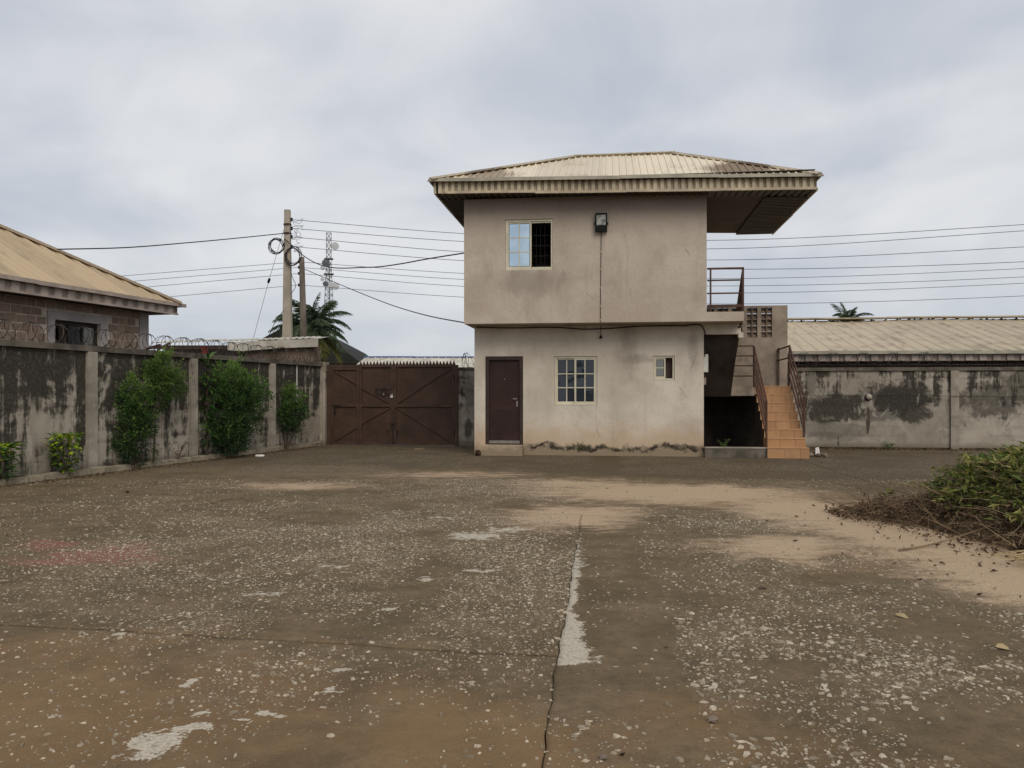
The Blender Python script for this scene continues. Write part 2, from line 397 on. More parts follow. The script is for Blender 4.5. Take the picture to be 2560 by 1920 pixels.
M['room'] = material('room_dark', plain((0.10, 0.085, 0.07), 0.95))
M['door'] = material('brown_door', plain((0.036, 0.019, 0.016), 0.6, var=0.2, scale=2.0, spec=0.2))
M['door_frame'] = material('brown_door_frame', plain((0.04, 0.024, 0.018), 0.5, var=0.25, scale=3.0))
M['steel'] = material('satin_steel', plain((0.28, 0.26, 0.235), 0.45, metal=0.7, var=0.15))
M['gate'] = material('brown_gate_steel', plain((0.062, 0.034, 0.022), 0.6, var=0.22, scale=1.7, dirt=((0.04, 0.027, 0.021), 0.7), bump=0.02))
M['gate_bar'] = material('brown_gate_bar', plain((0.066, 0.037, 0.024), 0.6, var=0.25, scale=2.5))
M['dark_iron'] = material('dark_iron', plain((0.022, 0.016, 0.013), 0.6, var=0.4))
M['rail'] = material('rusty_rail', plain((0.075, 0.036, 0.024), 0.65, var=0.35, scale=5.0, dirt=((0.035, 0.02, 0.016), 0.6)))
M['tile'] = material('orange_stair_tile', lambda k: dict(c=k.mix(k.ss(k.noise(k.pos(), 3.5, 7, 0.72, 0.6), 0.48, 0.72, 0.0, 0.45), k.mix(k.rnd(), (0.36, 0.195, 0.09), (0.45, 0.255, 0.125)), (0.2, 0.12, 0.065)), r=0.4, s=0.4, h=k.noise(k.pos(), 40, 2), d=0.002, st=0.2))
M['nosing'] = material('stair_nosing', plain((0.50, 0.29, 0.15), 0.35, var=0.1))
M['screen'] = material('screen_block', plain((0.15, 0.115, 0.092), 0.95, var=0.3, scale=4.0, spec=0.1))
M['soot2'] = material('dark_stair_underside', plain((0.065, 0.052, 0.043), 0.95, var=0.35, scale=1.5, spec=0.05))  # shade of step core and upper flight put into the base colour
M['soot'] = material('sooty_render', plain((0.03, 0.025, 0.021), 0.95, var=0.4, scale=1.5, spec=0.05))  # unlit hollow under the landing, its shade painted as near-black render
M['black'] = material('black_metal', plain((0.008, 0.008, 0.009), 0.6, var=0.2, spec=0.15))
M['lens'] = material('floodlight_glass', lambda k: dict(c=k.mix(k.ss(k.noise(k.obj(), 9.0, 3), 0.35, 0.6), (0.12, 0.12, 0.105), (0.33, 0.33, 0.29)), r=0.2, s=0.6))
M['white'] = material('white_plastic', plain((0.62, 0.60, 0.55), 0.5, var=0.12))
M['wire'] = material('black_cable', plain((0.012, 0.012, 0.013), 0.6, var=0.2))
M['bare_wire'] = material('bare_wire', plain((0.10, 0.105, 0.115), 0.5, metal=0.3, var=0.2))
M['barb'] = material('rusty_razor_wire', plain((0.05, 0.04, 0.035), 0.6, metal=0.3, var=0.4))
M['pole'] = material('concrete_pole', plain((0.36, 0.315, 0.255), 0.9, var=0.2, scale=1.2, spec=0.15, dirt=((0.2, 0.17, 0.14), 0.5), bump=0.004))
M['pole_wood'] = material('weathered_pole', plain((0.16, 0.135, 0.11), 0.9, var=0.3, scale=1.5, spec=0.15, dirt=((0.07, 0.06, 0.05), 0.6)))
M['tower'] = material('galvanised_tower', plain((0.16, 0.165, 0.175), 0.5, metal=0.2, var=0.2))
M['dish'] = material('pale_dish', plain((0.50, 0.51, 0.53), 0.5, var=0.1))
M['dish_dark'] = material('dark_dish', plain((0.10, 0.105, 0.12), 0.5, var=0.1))
M['block'] = material('sandcrete_block', lambda k: dict(c=k.mix(k.ss(k.noise(k.pos(), 9, 5, 0.65), 0.3, 0.7, 0.0, 0.6), k.mix(k.rnd(), (0.26, 0.185, 0.14), (0.37, 0.275, 0.21)), (0.2, 0.15, 0.115)), r=0.95, s=0.1, h=k.noise(k.pos(), 30, 4), d=0.015, st=0.6))
M['mortar'] = material('block_mortar', plain((0.50, 0.43, 0.365), 0.95, var=0.2, scale=5.0, spec=0.1, bump=0.01))
M['render_grey'] = material('grey_render', plain((0.36, 0.325, 0.32), 0.92, var=0.2, scale=2.0, spec=0.15))
M['shed_roof'] = material('shed_sheet', plain((0.50, 0.47, 0.40), 0.6, var=0.2, scale=1.4, dirt=((0.25, 0.21, 0.16), 0.55)))
M['shed_wall'] = material('shed_render', plain((0.16, 0.12, 0.09), 0.95, var=0.4, scale=1.4, spec=0.1, dirt=((0.05, 0.04, 0.032), 0.7), bump=0.02))
M['shed_pink'] = material('shed_pale_render', plain((0.25, 0.21, 0.2), 0.95, var=0.2, scale=1.4, spec=0.1))
M['blue_ridge'] = material('blue_ridge_metal', plain((0.10, 0.16, 0.36), 0.5, var=0.2))
M['roof_dark'] = material('dark_green_roof', plain((0.02, 0.021, 0.017), 0.9, var=0.3, scale=1.0))
M['bark'] = material('bark', plain((0.075, 0.055, 0.04), 0.95, var=0.35, scale=12.0, spec=0.1, coord='pos'))
M['leaf_dark'] = material('dark_leaf', leafy([(0.018, 0.044, 0.014), (0.040, 0.092, 0.022), (0.085, 0.165, 0.03), (0.17, 0.28, 0.05)]))
M['leaf_mid'] = material('mid_leaf', leafy([(0.03, 0.06, 0.015), (0.065, 0.12, 0.025), (0.105, 0.18, 0.035), (0.18, 0.27, 0.06)]))
M['leaf_lime'] = material('lime_leaf', lambda k: dict(c=k.mix(k.rnd(), (0.15, 0.27, 0.02), (0.42, 0.48, 0.04)), r=0.45, s=0.35, trans=0.3))
M['leaf_deep'] = material('deep_leaf', lambda k: dict(c=k.mix(k.rnd(), (0.02, 0.055, 0.012), (0.07, 0.145, 0.022)), r=0.4, s=0.35, trans=0.2))
M['leaf_pile'] = material('cut_leaf', leafy([(0.06, 0.07, 0.018), (0.17, 0.19, 0.04), (0.09, 0.13, 0.025), (0.34, 0.32, 0.10), (0.20, 0.22, 0.05), (0.2, 0.14, 0.07)]))
M['leaf_dry'] = material('dry_leaf', leafy([(0.035, 0.02, 0.013), (0.085, 0.05, 0.028), (0.14, 0.09, 0.05), (0.24, 0.175, 0.095)], trans=0.1, rough=0.85))
M['twig'] = material('dry_twig', plain((0.17, 0.115, 0.07), 0.9, var=0.5, scale=3.0, coord='pos'))
M['straw'] = material('dry_straw', plain((0.36, 0.275, 0.15), 0.9, var=0.3, scale=3.0, coord='pos'))
M['frond'] = material('palm_frond', leafy([(0.03, 0.048, 0.026), (0.052, 0.082, 0.04), (0.08, 0.115, 0.055), (0.13, 0.165, 0.09)], trans=0.15, rough=0.4))
M['frond_old'] = material('old_palm_frond', leafy([(0.06, 0.07, 0.015), (0.13, 0.13, 0.025), (0.09, 0.085, 0.02), (0.17, 0.15, 0.04)], trans=0.15, rough=0.5))
M['chip'] = material('stone_chip', lambda k: dict(c=k.mix(k.ss(k.noise(k.pos(), 60, 3), 0.35, 0.7, 0.0, 0.5), k.mix(k.attr('tint'), (0.17, 0.135, 0.09), (0.58, 0.50, 0.385)), (0.2, 0.16, 0.11)), r=0.85, s=0.2))
M['rubble'] = material('rubble_stone', lambda k: dict(c=k.mix(k.rnd(), (0.11, 0.075, 0.06), (0.3, 0.25, 0.2)), r=0.95, s=0.1, h=k.noise(k.pos(), 25, 4), d=0.02, st=0.8))
M['husk'] = material('brown_husk', plain((0.05, 0.025, 0.014), 0.95, var=0.5, scale=12, coord='pos', bump=0.02))
M['heap'] = material('matted_dry_weeds', plain((0.085, 0.06, 0.036), 0.98, var=0.6, scale=9, spec=0.05, coord='pos', bump=0.04))
M['red'] = material('red_cloth', plain((0.17, 0.035, 0.025), 0.9, var=0.3))
M['blue'] = material('blue_plastic', plain((0.015, 0.03, 0.07), 0.5, var=0.3))
M['crack'] = material('crack_dark', plain((0.075, 0.062, 0.05), 0.95))


def yard_fn(k):
    p = k.pos(); n1 = k.noise(p, 0.5, 4, 0.6, 0.4); n2 = k.noise(p, 2.4, 6, 0.65, 0.3); n3 = k.noise(p, 11, 5, 0.65); n4 = k.noise(p, 55, 4, 0.6); n5 = k.noise(p, 220, 2, 0.6)
    g = lambda a, lo, hi, amt, n=n3: k.ss(k.m('ADD', k.attr(a), k.m('MULTIPLY', k.m('SUBTRACT', n, 0.5), amt)), lo, hi)
    c = k.mix(k.ss(n2, 0.3, 0.7), (0.108, 0.076, 0.038), (0.172, 0.124, 0.068))
    c = k.mix(k.m('MULTIPLY', k.ss(k.noise(p, 0.9, 7, 0.68, 0.6), 0.46, 0.66), 0.6), c, (0.082, 0.057, 0.027))
    c = k.mix(k.m('MULTIPLY', k.ss(k.noise(p, 1.5, 7, 0.7, 0.5, stretch=(0.6, 1.3, 1)), 0.52, 0.7), 0.5), c, (0.23, 0.17, 0.10))
    c = k.mix(k.m('MULTIPLY', k.ss(n3, 0.4, 0.7), 0.5), c, (0.070, 0.050, 0.031))
    c = k.mix(k.m('MULTIPLY', k.ss(n4, 0.45, 0.75), 0.3), c, (0.21, 0.175, 0.13))
    c = k.mix(k.m('MULTIPLY', k.ss(n5, 0.45, 0.8), 0.25), c, (0.05, 0.038, 0.026))
    c = k.mix(k.m('MULTIPLY', g('damp', 0.3, 0.75, 0.7), 0.75), c, (0.078, 0.058, 0.033))
    c = k.mix(k.m('MULTIPLY', g('rust', 0.2, 1.0, 1.5, k.noise(p, 2.2, 8, 0.72, 0.5)), 0.6), c, (0.225, 0.135, 0.065))
    c = k.mix(k.m('MULTIPLY', g('red', 0.45, 0.75, 2.6, k.noise(p, 6, 7, 0.72, 0.5, stretch=(0.6, 1.4, 1))), 0.65), c, (0.25, 0.105, 0.075))
    pit = k.voro(p, 70.0); c = k.mix(k.m('MULTIPLY', k.ss(pit.outputs['Distance'], 0.26, 0.12), k.ss(k.sep(pit.outputs['Color'])[0], 0.45, 0.75, 0.0, 0.7)), c, (0.04, 0.03, 0.02))
    # fine light grit where the surface is worn, denser with the stone density
    vo = k.voro(p, 46.0); spk = k.m('MULTIPLY', k.ss(vo.outputs['Distance'], 0.34, 0.22), k.ss(k.m('ADD', k.sep(vo.outputs['Color'])[0], k.attr('stone')), 1.0, 1.1))
    vo2 = k.voro(p, 24.0); spk2 = k.m('MULTIPLY', k.ss(vo2.outputs['Distance'], 0.33, 0.24), k.ss(k.m('ADD', k.sep(vo2.outputs['Color'])[0], k.m('MULTIPLY', k.attr('stone'), k.attr('far'))), 1.0, 1.08))
    sp = k.m('MAXIMUM', spk, spk2)
    c = k.mix(k.m('MULTIPLY', sp, 0.8), c, k.mix(k.sep(vo.outputs['Color'])[1], (0.27, 0.225, 0.165), (0.47, 0.41, 0.33)))
    sn = k.noise(p, 3.0, 7, 0.7, 0.4, stretch=(0.7, 1.5, 1)); sand = g('sand', 0.25, 0.66, 1.5, k.m('ADD', k.m('MULTIPLY', n3, 0.35), k.m('MULTIPLY', sn, 0.65)))
    c = k.mix(k.m('MULTIPLY', sand, 0.93), c, k.mix(k.ss(n4, 0.3, 0.75), (0.37, 0.265, 0.168), (0.48, 0.36, 0.245)))
    wh = g('white', 0.46, 0.56, 1.9, k.m('ADD', k.m('MULTIPLY', n3, 0.65), k.m('MULTIPLY', n4, 0.35)))
    c = k.mix(wh, c, k.mix(k.m('MULTIPLY', k.ss(k.noise(p, 26, 6, 0.75, 0.8), 0.5, 0.68), 0.7), k.mix(k.ss(n4, 0.35, 0.75), (0.38, 0.335, 0.26), (0.56, 0.505, 0.415)), (0.17, 0.135, 0.09)))
    h = k.m('ADD', k.m('MULTIPLY', n3, 0.7), k.m('ADD', k.m('MULTIPLY', n4, 0.45), k.m('MULTIPLY', sp, 0.25)))
    return dict(c=c, r=0.9, s=0.22, h=h, d=0.018, st=0.8)
M['yard'] = material('worn_concrete', yard_fn)
M['terrain'] = material('terrain', plain((0.10, 0.09, 0.05), 0.98, var=0.4, scale=0.15, spec=0.05, coord='pos'))

# ------------------------------------------------------------------ ground
g = link_mesh('ground', [(-4000, -4000, -0.14), (4000, -4000, -0.14), (4000, 4000, -0.14), (-4000, 4000, -0.14)], [(0, 1, 2, 3)], M['terrain']); g['kind'] = 'structure'
TH = math.radians(-7)
cT, sT = math.cos(math.radians(7)), math.sin(math.radians(7))
def BW(u, v, z=0.0): return Vector((-0.99 + cT * u + sT * v, 21.1 - sT * u + cT * v, z))      # gatehouse frame to world
WANG = math.atan2(0.9597, 0.281); WD = (0.281, 0.9597)
def WL(t, y, z=0.0): return Vector((-9.2 + 0.281 * t - 0.9597 * y, 14.0 + 0.9597 * t + 0.281 * y, z))   # side wall frame to world

A_x = lambda y: 0.12 + (y - 3.42) * 0.1115 + .006 * np.sin(y * 2.3) + .005 * np.sin(y * 9.1 + 1) + .003 * np.sin(y * 23)          # long joint beside the white patch
C_x = lambda y: -4.2 + (y - 7.22) * 0.239 + .012 * np.sin(y * 1.9)           # long joint on the left
D_x = lambda y: 5.4 + (y - 4.0) * 0.1
L_x = lambda y: -9.03 + (y - 14.0) * 0.275           # foot of the kerb
B_y = lambda x: 4.885 - (x - 0.21) * 0.18 + .012 * np.sin(x * 4.1) + .006 * np.sin(x * 11)           # cross joint
def ell(x, y, cx, cy, rx, ry, rot=0.0, p=1.0):
    a = math.radians(rot); dx, dy = x - cx, y - cy; u = dx * math.cos(a) + dy * math.sin(a); w = -dx * math.sin(a) + dy * math.cos(a)
    return np.clip(1.5 - np.sqrt((u / rx)**2 + (w / ry)**2) * 1.0, 0, 1) * p
def soft(x, y, cx, cy, rx, ry, rot=0.0, p=1.0):
    a = math.radians(rot); dx, dy = x - cx, y - cy; u = dx * math.cos(a) + dy * math.sin(a); w = -dx * math.sin(a) + dy * math.cos(a)
    return np.clip(1.0 - np.sqrt((u / rx)**2 + (w / ry)**2) * 0.48, 0, 1) * p
def masks(x, y):
    w = fbm(x * 0.9, y * 0.9, 3); w2 = fbm(x * 2.5, y * 2.5, 9, 5); wx = x + (w - .5) * 0.8; wy = y + (w2 - .5) * 1.0
    sand = np.max([soft(wx, wy, 2.5, 12.9, 1.9, 1.15, -8), soft(wx, wy, 4.1, 10.7, .9, 1.4, 0), soft(wx, wy, 4.6, 8.4, .95, 2.2, 8), soft(wx, wy, 4.3, 6.5, .5, .9, 0, .9), soft(wx, wy, .75, 10.4, .8, 1.0, -20, .85),
                   soft(wx, wy, 2.9, 8.4, .9, .7, 20, .8), soft(wx, wy, -3.6, 13.9, 1.3, .6, 0, .66), soft(wx, wy, 1.2, 14.2, 1.2, .9, 0, .72), soft(wx, wy, -1.2, 15.8, 1.8, .9, 0, .58)], 0)
    ax = x - A_x(y); lim = np.interp(y, [4.6, 4.72, 5.25, 5.45, 6.0, 6.6, 7.2, 8.1, 9.2], [.22, .28, .22, .13, .075, .075, .13, .11, .05]) * (0.7 + .9 * (fbm(x * 6, y * 4, 12) - .3))
    white = np.where(ax > -.004, np.clip(1.0 - (ax / np.maximum(lim, .02)) * .5, 0, 1), 0) * np.interp(y, [4.66, 4.76, 6.2, 7.0, 8.0, 9.3], [0, 1, .95, .8, .68, .4]) * np.clip(.8 + .9 * (fbm(x * 9, y * 5, 44) - .3), .3, 1.05)
    xx = x + (fbm(x * 8, y * 8, 25) - .5) * .22; yy = y + (fbm(x * 8 + 5, y * 8, 21) - .5) * .3
    for e in [(-1.64, 3.70, .10, .12), (-1.52, 3.84, .08, .06), (-1.55, 4.0, .07, .035), (-1.34, 3.97, .10, .02), (-1.2, 4.03, .06, .03), (-1.8, 4.43, .055, .04), (-1.0, 4.28, .07, .035), (.77, 4.42, .03, .03), (1.69, 4.34, .035, .035), (2.2, 4.28, .08, .02), (-1.42, 3.36, .04, .03), (-.93, 5.9, .06, .03), (-2.6, 5.35, .05, .03), (-1.0, 4.62, .05, .05), (-1.72, 3.62, .06, .06), (-1.66, 3.86, .03, .03), (-.9, 3.3, .05, .02), (1.1, 4.36, .04, .02)]:
        white = np.maximum(white, soft(xx, yy, *e))
    for e in [(-.4, 9.0, .36, .3, 0, .8), (-.05, 9.4, .3, .2, 0, .75), (-1.7, 7.4, .25, .12, 0, .62), (-.25, 7.2, .22, .12, 0, .68), (-2.0, 6.4, .25, .1, 0, .6), (-.7, 6.9, .15, .1, 0, .65), (-.9, 10.3, .4, .2, 0, .6)]:
        white = np.maximum(white, soft(xx, yy, *e))
    stone = 0.13 + 0.0 * x
    stone = np.maximum(stone, 0.95 * ell(x, y, -.9, 8.6, 2.1, 4.3, 0)); stone = np.maximum(stone, 0.8 * ell(x, y, -.4, 13.5, 1.6, 3.0, 0)); stone = np.maximum(stone, 0.7 * ell(x, y, -2.9, 8.5, 1.4, 3.0, 0))
    stone = np.maximum(stone, 0.72 * ell(x, y, 2.4, 5.6, 1.5, 2.8, -12)); stone = np.maximum(stone, 0.75 * ell(x, y, 1.5, 3.4, 1.2, 1.1, 0)); stone = np.maximum(stone, 0.8 * ell(x, y, 2.5, 10.2, 1.1, .9, 0)); stone = np.maximum(stone, .7 * ell(x, y, 3.0, 4.2, 1.2, 1.4, 0))
    stone = np.maximum(stone, .5 * ell(x, y, -1.0, 4.4, 1.0, .8)); stone = np.maximum(stone, .42 * ell(x, y, -2.4, 5.0, 1.2, .7))
    stone = np.maximum(stone, np.clip((y - 15.0) / 2, 0, 1) * .6)
    stone = stone * np.clip(fbm(x * 1.3, y * 1.3, 31, 5) * 3.0 - .75, .04, 1.2) * np.where((y < B_y(x)) & (x < A_x(y)), .7, 1.0)
    stone = stone * np.where((x > A_x(y)) & (x < A_x(y) + .75 + .5 * (w - .5)) & (y > 4), .12, 1.0)
    stone = stone * (1 - np.clip(sand * 1.4 - .3, 0, 1) * .85) * (1 - np.clip(white * 2, 0, 1))
    rust = np.max([ell(wx, wy, -2.6, 3.9, 1.8, 1.2, 0, .9), ell(wx, wy, -.3, 3.6, .6, .9, 0, 1.0), ell(wx, wy, .7, 3.6, .8, .7, 0, .6), ell(wx, wy, -3.2, 5.0, 1.6, .5, 10, .7), ell(wx, wy, 2.0, 3.2, 1.0, .5, 0, .45), ell(wx, wy, 3.7, 12.0, 1.6, 1.3, 0, .75), ell(wx, wy, 3.4, 7.6, 1.2, 1.0, 0, .5)], 0)
    red = np.max([ell(wx, wy, -4.1, 7.9, .75, .45, 12), ell(wx, wy, -4.9, 8.5, .6, .25, 20, .8), ell(wx, wy, -3.4, 7.6, .3, .3, 0, .6)], 0)
    damp = np.clip(np.maximum((y - 14.6) / 2.0, 0) * np.where(x > -.5, 1, .35), 0, .85) + .5 * np.clip(fbm(x * .45, y * .45, 77) * 2 - .9, 0, 1) + .6 * ell(wx, wy, 8.5, 13.0, 4.5, 4.0)
    damp = damp * (1 - np.clip(sand, 0, 1))
    far = np.clip((y - 8.0) / 6.0, 0, 1)
    return dict(sand=sand, white=white, stone=np.clip(stone, 0, 1), rust=rust, red=red, damp=np.clip(damp, 0, 1), far=far)

yard = bpy.data.objects.new('yard', None); COL.objects.link(yard); yard['kind'] = 'structure'; yard['label'] = 'worn stained concrete yard with pale stone showing through'
def slab(xl, xr, ya, yb, y0, y1, gap=0.004, dz=0.0, fine=0.03):
    ys = [y0]
    while ys[-1] < y1: ys.append(ys[-1] + max(fine, 0.0062 * abs(ys[-1])))
    ys = np.array(ys); ys = (ys - y0) / (ys[-1] - y0)
    xm = (xl((y0 + y1) / 2) + xr((y0 + y1) / 2)) / 2; wid = xr(y0 + .5) - xl(y0 + .5); nx = max(8, int(wid / max(fine, 0.0055 * (y0 + y1) / 2)))
    sx = np.linspace(0, 1, nx + 1); T, Sx = np.meshgrid(ys, sx, indexing='ij')
    Y = y0 + (y1 - y0) * T
    for _ in range(4):
        XL, XR = xl(Y) + gap, xr(Y) - gap; X = XL + (XR - XL) * Sx; Y = (ya(X) + gap) + ((yb(X) - gap) - (ya(X) + gap)) * T
    Z = dz + (fbm(X * .6, Y * .6, 5) - .5) * .012 + (fbm(X * 4, Y * 4, 6) - .5) * .004
    h, w = X.shape; V = np.stack([X, Y, Z], -1).reshape(-1, 3); idx = np.arange(h * w).reshape(h, w)
    F = np.stack([idx[:-1, :-1], idx[:-1, 1:], idx[1:, 1:], idx[1:, :-1]], -1).reshape(-1, 4)
    # turned-down edges so a joint has depth
    ring = np.concatenate([idx[0, :], idx[1:, -1], idx[-1, -2::-1], idx[-2:0:-1, 0]]); b = len(V); low = V[ring].copy(); low[:, 2] = -0.11
    rr = np.arange(len(ring)); SK = np.stack([ring, b + rr, b + np.roll(rr, -1), np.roll(ring, -1)], -1)
    V = np.concatenate([V, low]); F = np.concatenate([F, SK]); mk = masks(V[:, 0], V[:, 1])
    return array_mesh('concrete_slab', V, F, M['yard'], yard, mk, smooth=True)
c_ = lambda v: (lambda q: v + 0.0 * q)
Yb = lambda x: 25.6 - x * 0.1228 * 0 + 0.0 * x
b2 = lambda x: 10.9 - (x + 1) * .16
b3 = lambda x: 17.0 - (x + 1) * .14
slab(C_x, A_x, c_(1.2), B_y, 1.2, 5.2); slab(C_x, A_x, B_y, b2, 5.0, 11.0, dz=.006); slab(A_x, D_x, c_(1.2), b2, 1.2, 10.3, dz=.002)
slab(C_x, D_x, b2, c_(27.0), 10.6, 27.0, dz=.004, fine=.05, gap=.002)
slab(L_x, C_x, c_(1.2), b2, 1.2, 11.9, dz=.003, fine=.05); slab(L_x, C_x, b2, c_(27.0), 11.9, 27.0, fine=.06, gap=.002)
slab(D_x, c_(26.0), c_(1.2), b2, 1.2, 9.6, fine=.09, gap=.002); slab(D_x, c_(26.0), b2, c_(27.0), 9.6, 27.0, fine=.1, gap=.002)
slab(c_(-14.0), c_(26.0), c_(-26.0), c_(1.2), -26.0, 1.2, fine=.5)
jf = link_mesh('joint_bed', [(-14, -26, -.045), (26, -26, -.045), (26, 27, -.045), (-14, 27, -.045)], [(0, 1, 2, 3)], M['soil'], yard)
# silt lying in the joints
silt = MB()
def joint_silt(fx, ys):
    for a in ys:
        p = np.array([fx(a)[0], fx(a)[1]]); q = fx(a + .22); silt.tube([(p[0] + random.uniform(-.004, .004), p[1], -.008 + random.uniform(-.006, .004)), (q[0] + random.uniform(-.004, .004), q[1], -.008 + random.uniform(-.006, .004))], random.uniform(.004, .008), 5)
joint_silt(lambda y: (A_x(y), y), np.arange(2.8, 10, .2)); joint_silt(lambda y: (-4.2 + (y - 4) * 1.0, B_y(-4.2 + (y - 4) * 1.0)), np.arange(4.0, 8.4, .2)); joint_silt(lambda y: (C_x(y), y), np.arange(4.0, 16, .2))
o = silt.build('joint_silt', M['soil'], yard); o['kind'] = 'stuff'

# pale stone chips standing a little proud of the worn surface
def chips():
    n = 520000
    Y = 2.9 + (15.0 - 2.9) * rng.random(n) ** 1.25; X = (rng.random(n) * 2 - 1) * (Y * 0.68 + .3)
    dens = masks(X, Y)['stone']
    area = (Y * .68 + .3) * (Y - 2.9 + .12) ** .2 * 1.0
    keep = rng.random(n) < dens * area / area.max() * 1.0
    X, Y, dens = X[keep], Y[keep], dens[keep]; m = len(X)
    r = np.clip(rng.lognormal(math.log(.0108), .45, m), .004, .026) * (1 + .25 * (X > .6) * (Y < 6) - .12 * (X < .3))
    a0 = rng.random(m) * 6.28; K = 6; ang = a0[:, None] + np.arange(K) * 2 * math.pi / K + rng.uniform(-.35, .35, (m, K))
    rad = r[:, None] * rng.uniform(.5, 1.25, (m, K)); asp = rng.uniform(.35, .9, m)[:, None]; th = rng.random(m)[:, None] * 3.14
    ex, ey = rad * np.cos(ang), rad * np.sin(ang) * asp; x = X[:, None] + ex * np.cos(th) - ey * np.sin(th); y = Y[:, None] + ex * np.sin(th) + ey * np.cos(th)
    z0 = (fbm(X * .6, Y * .6, 5) - .5) * .012 + (fbm(X * 4, Y * 4, 6) - .5) * .004 + np.where((Y > B_y(X)) & (X < A_x(Y)) & (Y < b2(X)), .006, .002)
    hgt = r * rng.uniform(.06, .42, m)
    bot = np.stack([x, y, np.broadcast_to(z0[:, None] - .004, x.shape)], -1); cx, cy = x.mean(1)[:, None], y.mean(1)[:, None]
    top = np.stack([cx + (x - cx) * .72, cy + (y - cy) * .72, z0[:, None] + hgt[:, None] * rng.uniform(.6, 1.2, x.shape)], -1)
    V = np.concatenate([bot, top], 1).reshape(-1, 3); b = np.arange(m)[:, None] * 12; Fs = []
    for i in range(K):
        j = (i + 1) % K; Fs.append(b + [i, j, K + j, K + i])
    for q in ([6, 7, 8, 9], [6, 9, 10, 11]): Fs.append(b + q)
    F = np.concatenate(Fs, 0); print('chips', m)
    o = array_mesh('gravel', V, F, M['chip'], None, {'tint': np.repeat(rng.random(m) ** 1.2, 12)})
    o['kind'] = 'stuff'; o['label'] = 'pale stone chips standing out of the worn concrete yard'
chips()

# ------------------------------------------------------------------ gatehouse
B = thing('gatehouse', 'two-storey plastered gatehouse with tan metal hip roof and overhanging upper floor', 'building', BW(0, 0), TH)
UL, UR, UF, BK = -0.15, 5.91, -0.7, 3.35
ZS, ZT = 3.39, 6.56
up = MB()
wall_panel(up, UL, UR, ZS, ZT, UF, UF + .2, [(0.91, 2.12, 4.73, 6.02)])
wall_panel(up, UL, UR, ZS, ZT, BK - .2, BK)
up.box(UL, UL + .2, UF + .2, BK - .2, ZS, ZT); up.box(UR - .2, UR, UF + .2, BK - .2, ZS, ZT)
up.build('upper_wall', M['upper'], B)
MB().box(UL + .01, UR - .01, UF + .01, BK - .01, ZS + .004, ZS + .2).build('floor_slab', M['upper'], B)
MB().box(UL + .01, UR - .01, UF + .01, BK - .01, ZT - .12, ZT - .004).build('ceiling', M['room'], B)
lw = MB()
wall_panel(lw, 0.0, 5.92, -0.1, ZS, 0.0, 0.2, [(0.29, 1.29, 0.27, 2.59), (2.11, 3.22, 1.3, 2.58), (4.65, 5.19, 1.95, 2.58)])
wall_panel(lw, 0.0, 5.92, -0.1, ZS, BK - .2, BK); lw.box(0, .2, .2, BK - .2, -.1, ZS); lw.box(5.72, 5.92, .2, BK - .2, -.1, ZS)
lw.build('lower_wall', M['lower'], B)
MB().box(.2, 5.72, .2, BK - .2, -.05, .1).build('floor', M['room'], B)
# chipped plaster edge at the foot of the wall
ft = MB(); x = 1.32
while x < 5.9:
    w = random.uniform(.09, .3); x1 = min(x + w, 5.915); h = .1 + .12 * fbm(np.array([x * 1.7]), np.array([2.0]), 4)[0] + random.uniform(-.02, .02)
    ft.prism([(x, -.1), (x1, -.1), (x1, h + random.uniform(-.03, .03)), ((x + x1) / 2, h + random.uniform(-.015, .03)), (x, h)], -.012 - random.uniform(0, .014), .01); x = x1
ft.build('broken_plaster_edge', M['lower'], B)
MB().box(.13, 1.30, -.33, .0, -.1, .26).build('doorstep', M['lower'], B)

# door
dl = MB().box(.385, 1.195, .07, .115, .385, 2.49)
for z0, z1 in ((.55, 1.02), (1.14, 1.22), (1.34, 2.35)):
    dl.box(.5, 1.08, .062, .0698, z0, z1)
dl = dl.build('door', M['door'], B)
MB().box(.29, .383, .01, .16, .271, 2.588).box(1.197, 1.289, .01, .16, .271, 2.588).box(.383, 1.197, .012, .16, 2.493, 2.588).build('door_frame', M['door_frame'], dl)
MB().box(.385, 1.195, .02, .15, .3, .378).build('threshold', M['steel'], dl)
MB().tube([(1.125, .06, 1.47), (1.125, .025, 1.47), (1.02, .022, 1.47)], .012, 8).build('handle', M['steel'], dl)
MB().box(1.105, 1.145, .052, .0695, 1.27, 1.42).build('lock_plate', M['steel'], dl)
MB().lathe([(0, 0), (.014, 0), (.014, .01), (0, .012)], (.79, .062, 1.99), (0, -1, 0)).build('peephole', M['steel'], dl)


